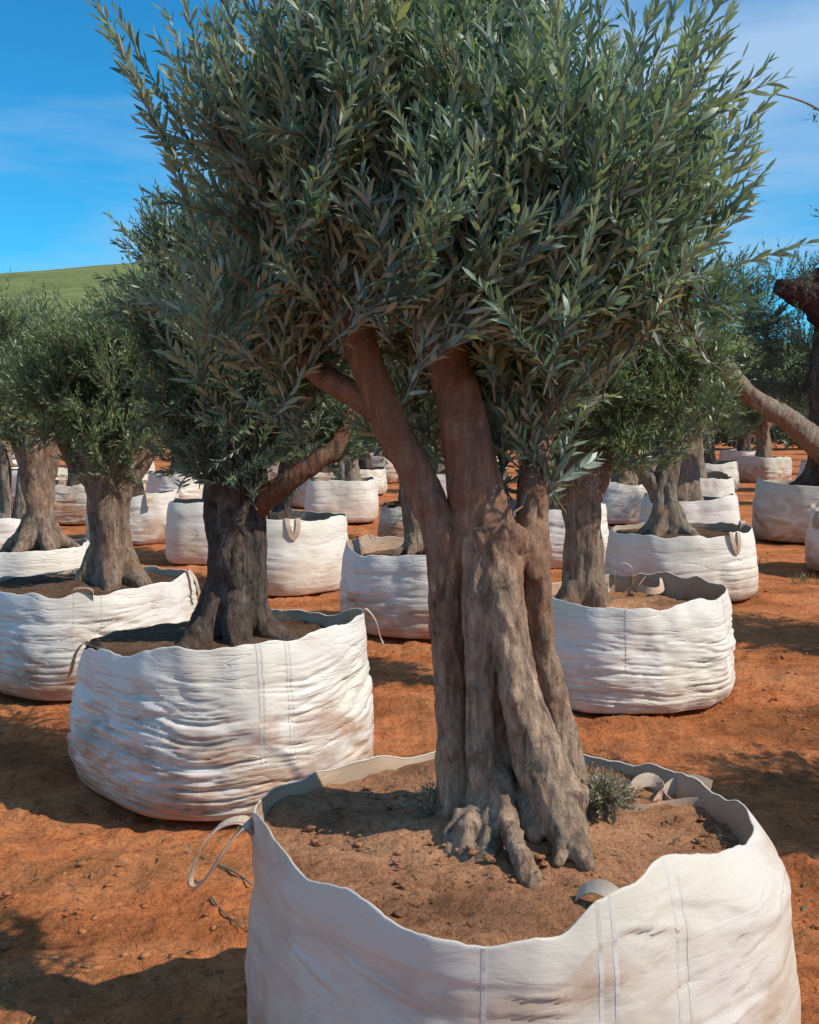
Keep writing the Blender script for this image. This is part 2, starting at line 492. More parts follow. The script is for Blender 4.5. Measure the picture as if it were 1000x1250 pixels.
# ------------------------------------------------------------------ foliage
def unit(v):
    return v / (np.linalg.norm(v, axis=-1, keepdims=True) + 1e-9)
def shoots_from_lobes(lobes, n, rng, length, up=0.75, outw=0.75, shell=0.30, jit=0.35, per=11):
    """lobes: (centre, radii). returns base point, direction, bend, length of every shoot"""
    vol = np.array([np.prod(r) ** 0.8 for c, r in lobes]); vol /= vol.sum()
    m = max(1, int(n / per))
    k = rng.choice(len(lobes), m, p=vol)
    C = np.array([c for c, r in lobes])[k]; RR = np.array([r for c, r in lobes])[k]
    d = unit(rng.normal(size=(m, 3)))
    rad = rng.random(m) ** shell * rng.uniform(0.86, 1.06, m)
    cpos = C + d * RR * rad[:, None]
    cdir = unit(unit(d / RR) * outw + np.array([0, 0, up]) + rng.normal(size=(m, 3)) * jit)
    ctone = rng.normal(size=m)
    j = rng.integers(0, m, n)
    Lm = 0.5 * (length[0] + length[1])
    fan = rng.normal(size=(n, 3))
    dirn = unit(cdir[j] + fan * 0.34)
    L = rng.uniform(length[0], length[1], n)
    pos = cpos[j] + fan * Lm * 0.26
    p0 = pos - dirn * (L * 0.62)[:, None]
    bend = unit(np.array([0, 0, 0.6]) + rng.normal(size=(n, 3)) * 0.5) * rng.uniform(0.02, 0.22, n)[:, None]
    return p0, dirn, bend, L
def leaf_frames(p0, dirn, bend, L, rng, leaf, spacing, alpha=(28, 58), bare=0.05):
    S = len(p0)
    K = int(np.max(L) * (1 - bare) / spacing) + 1
    k = np.arange(K)
    t = bare + (k[None] + 0.5) * spacing / L[:, None]
    t = np.repeat(t[:, :, None], 2, 2)
    mask = t < 1.0
    t = np.minimum(t + rng.normal(size=t.shape) * 0.01, 1.0)
    base = p0[:, None, None] + dirn[:, None, None] * (L[:, None, None] * t)[..., None] + bend[:, None, None] * (L[:, None, None] * t ** 2)[..., None]
    T = unit(dirn[:, None, None] + 2 * bend[:, None, None] * t[..., None])
    ref = unit(np.cross(T, np.array([0.3, 0.2, 0.93]) + 0 * T) + 1e-6)
    ref2 = np.cross(T, ref)
    phi = (rng.random(S) * 6.28)[:, None, None] + k[None, :, None] * 1.57 + np.array([0, math.pi])[None, None] + rng.normal(size=t.shape) * 0.3
    radial = ref * np.cos(phi)[..., None] + ref2 * np.sin(phi)[..., None]
    al = np.radians(rng.uniform(alpha[0], alpha[1], t.shape) * (1.08 - 0.45 * t))
    ld = T * np.cos(al)[..., None] + radial * np.sin(al)[..., None]
    nrm = unit(T - ld * np.sum(T * ld, -1, keepdims=True) + rng.normal(size=ld.shape) * 0.28)
    nrm = unit(nrm - ld * np.sum(nrm * ld, -1, keepdims=True))
    ll = leaf * rng.uniform(0.72, 1.2, t.shape) * (1.0 - 0.40 * np.clip((t - 0.72) / 0.28, 0, 1)) * (0.75 + 0.25 * np.clip(t / 0.3, 0, 1))
    tint = np.clip(0.38 + 0.22 * rng.normal(size=S)[:, None, None] + 0.30 * (t - 0.45) + 0.11 * rng.normal(size=t.shape), 0, 0.93)
    tint = np.where(rng.random(t.shape) < 0.012, 1.0, tint)
    mk = mask.ravel()
    return [a.reshape(-1, a.shape[-1])[mk] if a.ndim == 4 else a.ravel()[mk] for a in (base, ld, nrm, ll, tint)]
def leaf_mesh(name, fr, wr=0.20, curl=0.10, simple=False):
    base, ld, nrm, ll, tint = fr
    side = np.cross(ld, nrm)
    n = len(base)
    L = ll[:, None]
    rv = np.random.default_rng(n)
    wr = wr * rv.uniform(.7, 1.3, (n, 1)); curl = curl * rv.uniform(-.6, 2.6, (n, 1))
    if simple:
        v = np.stack([base, base + ld * L * .45 - side * L * wr * .55 + nrm * L * curl * .4, base + ld * L + 0 * nrm, base + ld * L * .45 + side * L * wr * .55 + nrm * L * curl * .4], 1)
        f = (np.array([0, 3, 2, 1])[None] + (np.arange(n) * 4)[:, None]).ravel()
        return raw_mesh(name, v.reshape(-1, 3), f, np.full(n, 4), np.repeat(tint, 4))
    h = L * curl
    v = np.stack([base,
                  base + ld * L * .30 - side * L * wr * .43 + nrm * h * .45, base + ld * L * .30 + side * L * wr * .43 + nrm * h * .45,
                  base + ld * L * .68 - side * L * wr * .42 + nrm * h * .5, base + ld * L * .68 + side * L * wr * .42 + nrm * h * .5,
                  base + ld * L - nrm * h * .2], 1)
    pat = np.array([0, 2, 1, 1, 2, 4, 3, 3, 4, 5])
    f = (pat[None] + (np.arange(n) * 6)[:, None]).ravel()
    return raw_mesh(name, v.reshape(-1, 3), f, np.tile([3, 4, 3], n), np.repeat(tint, 6))
def twig_mesh(name, p0, dirn, bend, L, r0):
    ts = np.array([0.0, 0.4, 0.75, 1.0])
    c = p0[:, None] + dirn[:, None] * (L[:, None] * ts)[..., None] + bend[:, None] * (L[:, None] * ts ** 2)[..., None]
    u = unit(np.cross(dirn, np.array([0.2, 0.9, 0.3]))); v = np.cross(dirn, u)
    a = np.array([0, 2.09, 4.19])
    off = u[:, None] * np.cos(a)[None, :, None] + v[:, None] * np.sin(a)[None, :, None]
    r = r0 * np.array([1.0, 0.75, 0.5, 0.2])
    V = c[:, :, None] + off[:, None] * r[None, :, None, None]
    S = len(p0)
    pat = []
    for i in range(3):
        for k in range(3):
            pat += [i * 3 + k, i * 3 + (k + 1) % 3, (i + 1) * 3 + (k + 1) % 3, (i + 1) * 3 + k]
    f = (np.array(pat)[None] + (np.arange(S) * 12)[:, None]).ravel()
    return raw_mesh(name, V.reshape(-1, 3), f, np.full(S * 9, 4))

def add_crown(root, lobes, seed, shoots, leaf, length, mat, spacing=0.019, simple=False, extra=None, wr=0.20, twigs=True, heart=None, **kw):
    """crown part (leaf mass) with a twigs sub-part; everything in world coordinates minus the root's place"""
    rng = np.random.default_rng(seed)
    off = np.array(root.location)
    sh = shoots_from_lobes(lobes, shoots, rng, length, **kw)
    if extra is not None:
        sh = tuple(np.concatenate([a, b_]) for a, b_ in zip(sh, extra))
    fr = leaf_frames(*sh, rng, leaf, spacing)
    picks = None
    if heart:
        picks, fr = pick_leaves(fr, heart)
    fr[0] = fr[0] - off
    me = leaf_mesh('crown', fr, wr, simple=simple)
    me.materials.append(M[mat])
    crown = tag(link(bpy.data.objects.new('crown', me), root), kind='stuff')
    if twigs:
        tm = twig_mesh('twigs', sh[0] - off, sh[1], sh[2], sh[3], 0.0032 * (leaf / 0.06))
        tm.materials.append(M['twig'])
        tag(link(bpy.data.objects.new('twigs', tm), crown), kind='stuff')
    return crown, picks
def pick_leaves(fr, count):
    base, ld, nrm, ll, tint = fr
    c = base + ld * ll[:, None] * 0.5
    pr = project(c)
    ok = (pr[:, 0] > 5) & (pr[:, 0] < 995) & (pr[:, 1] > 5)
    cell = (pr[:, 0] // 15).astype(int) * 1000 + (pr[:, 1] // 15).astype(int)
    order = np.argsort(pr[:, 2])
    seen, front = set(), []
    for i in order:
        if ok[i] and cell[i] not in seen:
            seen.add(cell[i]); front.append(i)
    view = unit(c - CAM)
    cr_ = np.linalg.norm(np.cross(ld, view), axis=1)
    area = (ll * cr_) * (0.25 + np.abs(np.sum(nrm * view, 1))) / pr[:, 2]
    front = np.array(front)
    sel = front[np.argsort(-area[front])][:count]
    keep = np.ones(len(base), bool); keep[sel] = False
    return [a[sel] for a in fr], [a[keep] for a in fr]

# ------------------------------------------------------------------ trunks
def remesh(V, Fc, voxel, smooth=2):
    me = bpy.data.meshes.new('tmp')
    me.from_pydata([tuple(v) for v in V], [], Fc)
    ob = bpy.data.objects.new('tmp', me)
    col.objects.link(ob)
    md = ob.modifiers.new('r', 'REMESH'); md.mode = 'VOXEL'; md.voxel_size = voxel
    if smooth:
        sm = ob.modifiers.new('s', 'SMOOTH'); sm.iterations = smooth; sm.factor = 0.5
    dg = bpy.context.evaluated_depsgraph_get()
    res = bpy.data.meshes.new_from_object(ob.evaluated_get(dg))
    bpy.data.objects.remove(ob)
    return res
def wood(name, tubes, voxel, mat, root, seed=0, amp=0.012, fine=0.004, burls=(), grain=3.0, smooth=2):
    """one fused wooden body from tapering strands: [(points, radii)] in world space"""
    parts = []
    for i, (p, r) in enumerate(tubes):
        n = max(6, len(p) * 4)
        pr = catmull(np.hstack([np.asarray(p, float), np.asarray(r, float)[:, None]]), n)
        parts.append(tube_data(pr[:, :3], np.maximum(pr[:, 3], 0.003), 12, True, 0.16, seed + i))
    for c, r in burls:
        v = ICO_V * np.asarray(r) + np.asarray(c)
        parts.append((v, ICO_F.tolist()))
    V, Fc = join_data(parts)
    me = remesh(V, Fc, voxel, smooth)
    n = len(me.vertices)
    co = np.empty(n * 3, np.float32); me.vertices.foreach_get('co', co); co = co.reshape(-1, 3).astype(float)
    nr = np.empty(n * 3, np.float32); me.vertices.foreach_get('normal', nr); nr = nr.reshape(-1, 3)
    g = np.array([1, 1, 1 / grain])
    tw = co.copy(); tw[:, 0] += 0.05 * np.sin(co[:, 2] * 5); 
    d = amp * fbm(tw * 13 * g, 3, seed) + fine * fbm(tw * 45 * g, 3, seed + 5)
    rid = 1 - np.abs(vnoise(tw * 22 * np.array([1, 1, 0.22]), seed + 9))
    d += amp * 0.7 * (rid ** 2 - 0.5)
    co = co + nr * d[:, None] - np.array(root.location)
    me.vertices.foreach_set('co', co.astype(np.float32).ravel())
    me.polygons.foreach_set('use_smooth', [True] * len(me.polygons))
    me.materials.clear(); me.materials.append(mat)
    me.name = name
    me.update()
    return link(bpy.data.objects.new(name, me), root)
def px_path(path, d):
    """[(u, v, r_px, depth offset)] -> points, radii"""
    pts, rad = [], []
    for q in path:
        dz = q[3] if len(q) > 3 else 0.0
        pts.append(P(q[0], q[1], d + dz)); rad.append(q[2] / ppm(d))
    return np.array(pts), np.array(rad)
def strands(path, d, ns, seed, flare=1.5, roots=5):
    """a gnarled olive trunk: several strands twisting round one axis, with root flare"""
    rng = random.Random(seed)
    pts, rad = px_path(path, d)
    pts = np.vstack([pts, pts[-1] + (pts[-1] - pts[-2]) * 0.5 + np.array([0, 0, rad[-1] * .8])]); rad = np.append(rad, rad[-1] * .45)
    res = []
    a0 = rng.random() * 6
    tw = rng.uniform(-1.0, 1.0)
    n = len(pts)
    for s_ in range(ns):
        p2, r2 = [], []
        for i in range(n):
            f = i / (n - 1)
            a = a0 + s_ * 2 * math.pi / ns + tw * f + rng.uniform(-.15, .15)
            o_ = rad[i] * (0.52 + rng.uniform(-.1, .1))
            p2.append(pts[i] + np.array([math.cos(a) * o_, math.sin(a) * o_, 0]))
            r2.append(rad[i] * (0.47 + rng.uniform(-.09, .09)))
        res.append((np.array(p2), np.array(r2)))
    res.append((pts, rad * 0.55))
    for k in range(roots):
        a = a0 + k * 2 * math.pi / roots + rng.uniform(-.3, .3)
        R0 = rad[0]
        dv = np.array([math.cos(a), math.sin(a), 0])
        l_ = flare * rng.uniform(0.8, 1.25)
        p2 = [pts[0] + dv * R0 * 0.45 + np.array([0, 0, R0 * 1.7]), pts[0] + dv * R0 * 0.8 + np.array([0, 0, R0 * .7]), pts[0] + dv * R0 * l_ + np.array([0, 0, 0.0]), pts[0] + dv * R0 * l_ * 1.35 + np.array([0, 0, -R0 * .5])]
        res.append((np.array(p2), np.array([.36, .42, .33, .2]) * R0))
    return res

# ------------------------------------------------------------------ bulk bags
def rim_interp(table, th):
    a = np.array([q[0] for q in table], float); z = np.array([q[1] for q in table], float)
    a = np.concatenate([a - 360, a, a + 360]); z = np.concatenate([z, z, z])
    # smooth periodic interpolation
    x = np.degrees(th) % 360
    i = np.searchsorted(a, x) - 1
    f = (x - a[i]) / (a[i + 1] - a[i])
    f = f * f * (3 - 2 * f)
    return z[i] * (1 - f) + z[i + 1] * f
def bag_shape(Rad, rim, seed, nth=128, nz=56, wr=0.02, rows=15, corner=45, n_exp=2.5, bulge=0.05, inset=None, soil=0.62, tilt=0.0, top_smooth=0.8, hem=0.0, slump=0.05, ridges=()):
    th = np.linspace(0, 2 * math.pi, nth, endpoint=False)
    c = np.abs(np.cos(th - R(corner) + math.pi / 4)); s_ = np.abs(np.sin(th - R(corner) + math.pi / 4))
    sup = (c ** n_exp + s_ ** n_exp) ** (-1 / n_exp)
    sup = sup / sup.mean()
    H = rim_interp(rim, th) if rim else np.full(nth, 0.7)
    H0 = H.copy()
    H = H + 0.020 * vnoise(np.stack([np.cos(th) * 5, np.sin(th) * 5, 0 * th + seed], -1), seed) + 0.004 * vnoise(np.stack([np.cos(th) * 14, np.sin(th) * 14, 0 * th + seed], -1), seed + 1) + 0.002 * vnoise(np.stack([np.cos(th) * 34, np.sin(th) * 34, 0 * th + seed], -1), seed + 2)
    ins = inset(th) if inset is not None else 0.035 + 0.02 * vnoise(np.stack([np.cos(th) * 2, np.sin(th) * 2, 0 * th], -1), seed + 2)
    t = np.linspace(0, 1, nz)
    TH, T = np.meshgrid(th, t)
    Zs = T * H[None]
    prof = 0.95 + bulge * np.sin(np.clip(T * 1.15 + 0.12, 0, 1) * math.pi) + 0.05 * np.clip(T / 0.10, 0, 1) ** 0.6
    rr = Rad * sup[None] * (prof - 0.0)
    top = np.clip((T - 0.80) / 0.20, 0, 1)
    rr = rr - ins[None] * top ** 1.4
    # slack, horizontally creased fabric: broken sharp creases between soft pillows
    X1 = np.stack([np.cos(TH) * 1.6, np.sin(TH) * 1.6, Zs * 1.2], -1)
    zz = Zs + 0.035 * np.sin(TH * 2 + seed) + 0.06 * fbm(X1 * 0.9, 2, seed + 3)
    fade = np.clip((top_smooth + 0.12 - T) / 0.22, 0.06, 1) * np.clip(T / 0.06, 0, 1)
    def crease(ft, fz, sd, sharp):
        n_ = vnoise(np.stack([np.cos(TH) * ft, np.sin(TH) * ft, zz * fz], -1) + sd, sd)
        return 1 - np.clip(np.abs(n_) / sharp, 0, 1) ** 0.7
    am = np.clip(0.55 + 1.1 * fbm(X1 * np.array([1.6, 1.6, 2.4]), 3, seed + 6), 0.05, 1.3)
    am2 = np.clip(0.35 + 1.3 * fbm(X1 * np.array([2.4, 2.4, 3.0]), 3, seed + 16), 0.0, 1.2)
    kz = rows * 1.35
    rr = rr - wr * am * fade * crease(1.3, kz, seed + 3, 0.30) - wr * 0.6 * am2 * fade * crease(2.2, kz * 1.7, seed + 13, 0.26) - wr * 0.35 * am * fade * crease(3.6, kz * 2.6, seed + 23, 0.28)
    rr = rr + slump * fbm(X1 * np.array([1.1, 1.1, 1.3]), 3, seed + 20) + 0.006 * fbm(X1 * np.array([5, 5, 7]), 2, seed + 23) + wr * 0.5
    if hem:
        rr = rr + 0.006 / (1 + np.exp(-(Zs - (H0[None] - hem + 0.012 * np.sin(TH * 3))) / 0.004))
    for (a0, z0, a1, z1, am_, wd_) in ridges:
        ax_, ay_ = (np.degrees(TH) - a0) * R(1) * Rad, Zs - z0
        bx_, by_ = (a1 - a0) * R(1) * Rad, z1 - z0
        tt = np.clip((ax_ * bx_ + ay_ * by_) / (bx_ ** 2 + by_ ** 2), 0, 1)
        ds_ = (ay_ * bx_ - ax_ * by_) / math.hypot(bx_, by_)
        end = np.hypot(ax_ - tt * bx_, ay_ - tt * by_)
        rr = rr + am_ * np.sin(math.pi * np.clip(tt, .02, .98)) * np.exp(-(end / wd_) ** 2) * np.where(ds_ > 0, 1, -0.6)
    outer = np.stack([np.cos(TH) * rr, np.sin(TH) * rr, Zs], -1)
    # rim fold and inner lining down to the soil
    r_top = rr[-1]
    inner = []
    for k, (dr, dz) in enumerate([(0.003, 0.003), (0.006, 0.0)]):
        inner.append(np.stack([np.cos(th) * (r_top - dr), np.sin(th) * (r_top - dr), H + dz], -1))
    for k in range(1, 6):
        f = k / 5
        z = H * (1 - f) + (soil - 0.06) * f
        rin = r_top - 0.007 - 0.025 * f + 0.006 * vnoise(np.stack([np.cos(th) * 7, np.sin(th) * 7, z * 8], -1), seed + 30)
        inner.append(np.stack([np.cos(th) * rin, np.sin(th) * rin, z], -1))
    return th, outer, np.array(inner), r_top, H
def grid_faces(nr, nc, off=0):
    i = np.arange(nr * nc).reshape(nr, nc) + off
    j = np.roll(i, -1, 1)
    return np.stack([i[:-1], j[:-1], j[1:], i[1:]], -1).reshape(-1, 4)
def ribbon(pts, width, wdir, thick=0.004, n=26):
    p = catmull(pts, n)
    tn = unit(np.gradient(p, axis=0))
    wd = np.asarray(wdir, float)
    wd = catmull(wd, n) if wd.ndim == 2 else np.tile(wd, (n, 1))
    wd = unit(wd - tn * np.sum(wd * tn, 1, keepdims=True))
    nm = np.cross(tn, wd)
    h = width / 2
    thick = thick * 0.5
    V = np.stack([p - wd * h + nm * thick, p + nm * thick * 1.2, p + wd * h + nm * thick, p + wd * h - nm * thick, p - wd * h - nm * thick], 1)
    Fc = []
    for i in range(n - 1):
        for k in range(5):
            k2 = (k + 1) % 5
            Fc.append([i * 5 + k, i * 5 + k2, (i + 1) * 5 + k2, (i + 1) * 5 + k])
    Fc += [[4, 3, 2, 1, 0], [(n - 1) * 5 + k for k in range(5)]]
    return V.reshape(-1, 3), Fc
def soil_disc(th, r_in, z0, mound, seed, cx=0.0, cy=0.0, tilt=0.0, rings=30, amp=0.013):
    nth = len(th)
    V = []
    for k in range(rings):
        f = (k + 0.02) / (rings - 1)
        x, y = np.cos(th) * r_in * f, np.sin(th) * r_in * f
        p = np.stack([x, y, 0 * x], -1)
        z = z0 + tilt * y + mound * np.exp(-((x - cx) ** 2 + (y - cy) ** 2) / 0.06) + amp * 1.6 * fbm(p * 4 + seed, 3, seed) + amp * np.clip(fbm(p * 16, 3, seed + 4), -0.3, 1)
        V.append(np.stack([x, y, z], -1))
    return np.vstack(V), grid_faces(rings, nth)
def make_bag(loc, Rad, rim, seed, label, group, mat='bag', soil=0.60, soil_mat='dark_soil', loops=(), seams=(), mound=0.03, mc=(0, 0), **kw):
    root = empty('bulk_bag', loc, label, 'bag', group)
    th, outer, inner, r_top, H = bag_shape(Rad, rim, seed, soil=soil, **kw)
    nz, nth = outer.shape[:2]
    # outer wall closed at the bottom
    bot = np.stack([np.cos(th) * Rad * .5, np.sin(th) * Rad * .5, 0 * th - 0.02], -1)
    V = np.vstack([bot, outer.reshape(-1, 3), inner[:2].reshape(-1, 3)])
    wall = mesh_obj('bag_wall', V, grid_faces(nz + 3, nth), M[mat], root)
    V = np.vstack([inner[1:].reshape(-1, 3) * np.array([1, 1, 1]) - np.array([0, 0, 0.0015])])
    mesh_obj('bag_lining', V, grid_faces(len(inner) - 1, nth), M['inside'], root)
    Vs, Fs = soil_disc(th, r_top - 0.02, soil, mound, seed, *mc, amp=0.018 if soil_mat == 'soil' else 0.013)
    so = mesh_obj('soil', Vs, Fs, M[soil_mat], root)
    def wall_pt(deg, z, lift=0.0):
        i = int(round((deg % 360) / 360 * nth)) % nth
        zz = outer[:, i, 2]
        k = min(np.searchsorted(zz, z), nz - 1)
        p = outer[k, i].copy()
        p[0] += math.cos(th[i]) * lift; p[1] += math.sin(th[i]) * lift
        return p
    for deg, wid, zlo in seams:
        i = int(round((deg % 360) / 360 * nth)) % nth
        pts = outer[int(nz * zlo):-1, i].copy()
        pts = np.vstack([pts, outer[-1, i][None]])
        rad = np.array([math.cos(th[i]), math.sin(th[i]), 0])
        pts = pts + rad * 0.0004
        tang = np.array([-math.sin(th[i]), math.cos(th[i]), 0])
        v, f = ribbon(pts, .010, tang, 0.0012, len(pts))
        mesh_obj('seam_tape', v, f, M['seam'], root, False)
    for lp in loops:
        kind, deg = lp[0], lp[1]
        a = R(deg)
        i = int(round((deg % 360) / 360 * nth)) % nth
        rd = np.array([math.cos(a), math.sin(a), 0]); tg = np.array([-math.sin(a), math.cos(a), 0]); up = np.array([0, 0, 1.0])
        base = outer[-1, i]
        wdt = lp[2] if len(lp) > 2 else 0.035
        if kind == 'hang':        # flops over the rim and hangs outside
            sp_ = 0.06
            p = [base - tg * sp_ - rd * .02 - up * 0.06, base - tg * sp_ + rd * .012 + up * .012, wall_pt(deg - 4, base[2] - .10, .03) - tg * 0.0, wall_pt(deg - 1, base[2] - .20, .022) , wall_pt(deg + 2, base[2] - .12, .03), base + tg * sp_ + rd * .012 + up * .012, base + tg * sp_ - rd * .02 - up * .06]
            v, f = ribbon(p, wdt, np.array([tg, tg, tg + up * .3, up, -tg + up * .3, -tg, -tg]), 0.003)
        elif kind == 'stand':     # stiff loop poking up at a corner
            hgt = lp[3] if len(lp) > 3 else 0.12
            p = [base - tg * .06 - rd * .03 - up * .05, base - tg * .06 - rd * .015 + up * hgt * .6, base - rd * .01 + up * hgt, base + tg * .06 + up * hgt * .5, base + tg * .065 - rd * .02 - up * .05]
            v, f = ribbon(p, wdt, rd, 0.003)
        elif kind == 'inside':    # loop fallen inward on the soil
            q = base * np.array([1, 1, 0]) + up * (soil + 0.03)
            p = [base - tg * .07 - rd * .02 - up * .03, q - tg * .08 - rd * .09 + up * .02, q - tg * .04 - rd * .19 + up * .015, q + tg * .04 - rd * .2 + up * .03, q + tg * .09 - rd * .10 + up * .02, base + tg * .07 - rd * .02 - up * .03]
            v, f = ribbon(p, wdt, np.array([tg + up, up + tg * .5, up, up, up - tg * .5, up - tg]), 0.003)
        elif kind == 'flap':      # short strap end hanging down outside a corner
            p = [base - rd * .02 - up * .02, base + rd * .01 + up * .02, base + rd * .06 - up * .04, base + rd * .085 - up * .13, base + rd * .10 - up * .16]
            v, f = ribbon(p, wdt, tg, 0.003)
        mesh_obj('lifting_loop', v, f, M['strap'], root, False)
    return root, so, wall

def gather(o): return [(c, gather(c)) for c in o.children]
def copy_tree(o, loc, rz=0.0, scale=1.0, label=None, group=None):
    def rec(s_, par):
        c = s_.copy(); col.objects.link(c); c.parent = par
        for ch in list(s_.children):
            if ch.name in originals: rec(ch, c)
        return c
    originals = {x.name for x in o.children_recursive}
    r = rec(o, None)
    r.location = loc; r.rotation_euler = (0, 0, rz); r.scale = (scale,) * 3
    if label: r['label'] = label
    if group: r['group'] = group
    elif 'group' in r: del r['group']
    return r

BAGS = 'white bulk bags holding the olive trees'
TREES = 'olive trees planted in bulk bags'
def spot(u, d, z=0.0):
    return np.array([(u - 500) / F * (d * cp + (CAM[2] - 0.3) * sp), d, z])

# ------------------------------------------------------------------ nearest bag
LA = spot(627, 3.06)
rimA = [(0, .785), (20, .79), (38, .785), (48, .765), (65, .755), (90, .752), (115, .755), (150, .765), (175, .785), (195, .80), (215, .765), (240, .75), (262, .728), (272, .722), (281, .80), (288, .825), (298, .86), (310, .835), (322, .79), (340, .785)]
insA = lambda th: 0.012 + 0.09 * np.clip(np.cos(th - R(-8)), 0, 1) ** 1.2
bagA, soilA, wallA = make_bag(LA, 0.69, rimA, 11, 'large white bulk bag in the foreground cut off by the bottom of the picture', BAGS, 'bag_front', soil=0.712, soil_mat='soil',
    nth=240, nz=110, wr=0.009, rows=7, corner=258, n_exp=2.75, bulge=0.03, inset=insA, seams=[(259, .007, .1), (280.5, .007, .1), (283.5, .007, .1), (298.5, .007, .1), (301.5, .007, .1), (20, .007, .3), (180, .007, .2)], mound=0.075, mc=(-0.01, -0.02, 0.02), top_smooth=0.7, hem=0.10, slump=0.03,
    ridges=[(310, .60, 326, .69, .006, .010), (312, .55, 328, .63, .007, .010), (308, .48, 325, .56, .006, .012), (318, .66, 332, .72, .005, .009), (305, .42, 322, .47, .006, .012), (262, .62, 280, .605, .007, .010), (260, .58, 278, .575, .005, .009), (266, .54, 284, .53, .006, .012), (284, .74, 300, .70, .008, .014), (288, .70, 296, .64, .006, .012), (222, .62, 250, .56, .008, .016), (205, .58, 230, .50, .008, .018), (330, .62, 350, .70, .008, .014)])
def strapA(pts, width, wd):
    q = [P(*x) - LA for x in pts]
    v, f = ribbon(q, width, np.array(wd, float), 0.003, 34)
    return mesh_obj('lifting_loop', v, f, M['strap'], bagA, False)
strapA([(312, 1012, 3.02), (297, 1000, 3.0), (268, 1008, 2.98), (245, 1038, 2.96), (234, 1070, 2.96), (240, 1080, 2.95), (258, 1066, 2.94), (280, 1030, 2.95), (302, 1008, 2.97), (314, 1018, 3.0)], .028, (.3, 1, .2))
strapA([(310, 1015, 3.06), (290, 1003, 3.05), (262, 1014, 3.04), (238, 1050, 3.02), (231, 1076, 3.02), (246, 1078, 3.01), (272, 1040, 3.02), (296, 1012, 3.04), (310, 1018, 3.06)], .022, (.2, 1, .3))
strapA([(872, 985, 3.22), (845, 982, 3.24), (815, 986, 3.24), (785, 990, 3.22), (768, 978, 3.23), (775, 958, 3.28), (795, 952, 3.32), (808, 968, 3.30), (800, 984, 3.26)], .04, [(0, 0, 1), (0, .1, 1), (0, .2, 1), (0, .2, 1), (.2, .2, 1), (.2, .2, 1), (0, .2, 1), (0, .2, 1), (0, .2, 1)])
strapA([(868, 962, 3.30), (848, 955, 3.33), (826, 958, 3.34), (812, 970, 3.31), (818, 984, 3.28), (840, 988, 3.26)], .045, (0, .15, 1))
strapA([(762, 1125, 2.50), (752, 1096, 2.53), (730, 1082, 2.58), (710, 1088, 2.61), (704, 1102, 2.62), (722, 1122, 2.57)], .045, (.35, 1, .35))
rng = np.random.default_rng(14)
n = 420
n = 900
rr_, aa = np.sqrt(rng.random(n)) * 0.60, rng.random(n) * 6.28
sz = 0.003 + 0.016 * rng.random(n) ** 4
sx_, sy_ = rr_ * np.cos(aa), rr_ * np.sin(aa)
pos = np.stack([rr_ * np.cos(aa), rr_ * np.sin(aa), 0.714 + .02 * sy_ + 0.075 * np.exp(-((sx_ + .01) ** 2 + (sy_ + .02) ** 2) / 0.06) - sz * .05], -1)
clods('soil_crumbs', pos, sz, 15, M['soil'], soilA)

# ------------------------------------------------------------------ nearest olive tree
BA = P(620, 1020, 3.08); BA[2] = 0.70
treeA = empty('olive_tree', BA, 'largest olive tree with a forked gnarled trunk in the foreground bag', 'tree', TREES)
D = 3.08
tr = []
tr.append(px_path([(562, 1030, 28, -.02), (556, 970, 26), (552, 900, 21), (548, 820, 19), (545, 740, 19), (543, 670, 22), (534, 635, 22), (512, 588, 18), (490, 545, 8)], D))
tr.append(px_path([(590, 985, 18, -.07), (588, 930, 19, -.08), (587, 850, 18, -.08), (585, 770, 19, -.08), (583, 700, 22, -.06), (582, 640, 26, -.01), (574, 580, 22, 0), (565, 530, 8, 0)], D))
tr.append(px_path([(684, 1015, 34, -.11), (666, 945, 32, -.12), (645, 880, 27, -.12), (628, 810, 23, -.12), (616, 730, 24, -.10), (606, 660, 29, -.03), (592, 600, 24, -.01), (580, 550, 8, 0)], D))
tr.append(px_path([(706, 1010, 32, .03), (690, 930, 24, .03), (674, 850, 18, .01), (663, 780, 16, -.02), (656, 700, 17, -.02), (651, 640, 20, 0), (652, 590, 18, .03), (660, 545, 12, .08)], D))
tr.append(px_path([(632, 1000, 46, .16), (624, 900, 36, .14), (610, 800, 32, .12), (602, 700, 31, .09), (594, 640, 28, .06), (586, 590, 14, .03)], D))
tr.append(px_path([(580, 1000, 28, .06), (572, 900, 22, .04), (568, 800, 21, .04), (566, 700, 23, .03), (560, 650, 20, .03)], D))
tr.append(px_path([(618, 960, 16, -.05), (612, 880, 14, -.05), (606, 800, 13, -.06), (600, 720, 14, -.05)], D))
for rt in ([(585, 975, 17, -.08), (574, 1020, 15, -.16), (566, 1058, 9, -.22), (558, 1086, 5, -.27)],
           [(600, 960, 14, -.08), (601, 1010, 15, -.16), (593, 1048, 12, -.21), (600, 1088, 5, -.28)],
           [(552, 960, 15, 0), (543, 1005, 12, -.02), (528, 1036, 6, -.04)], [(560, 990, 12, -.1), (551, 1035, 10, -.16), (545, 1062, 5, -.2)],
           [(606, 930, 15, -.06), (616, 985, 12, -.16), (630, 1030, 11, -.25), (648, 1072, 12, -.34), (666, 1110, 9, -.42)],
           [(650, 900, 22, -.08), (668, 955, 28, -.14), (686, 1000, 27, -.18), (706, 1035, 15, -.24), (720, 1062, 7, -.29)],
           [(642, 940, 13, -.06), (643, 990, 11, -.14), (654, 1030, 7, -.2)], [(700, 960, 18, .0), (728, 1000, 13, .0), (752, 1020, 6, .0)], [(690, 1000, 14, -.16), (684, 1035, 10, -.24), (678, 1058, 5, -.28)]):
    tr.append(px_path(rt, D))
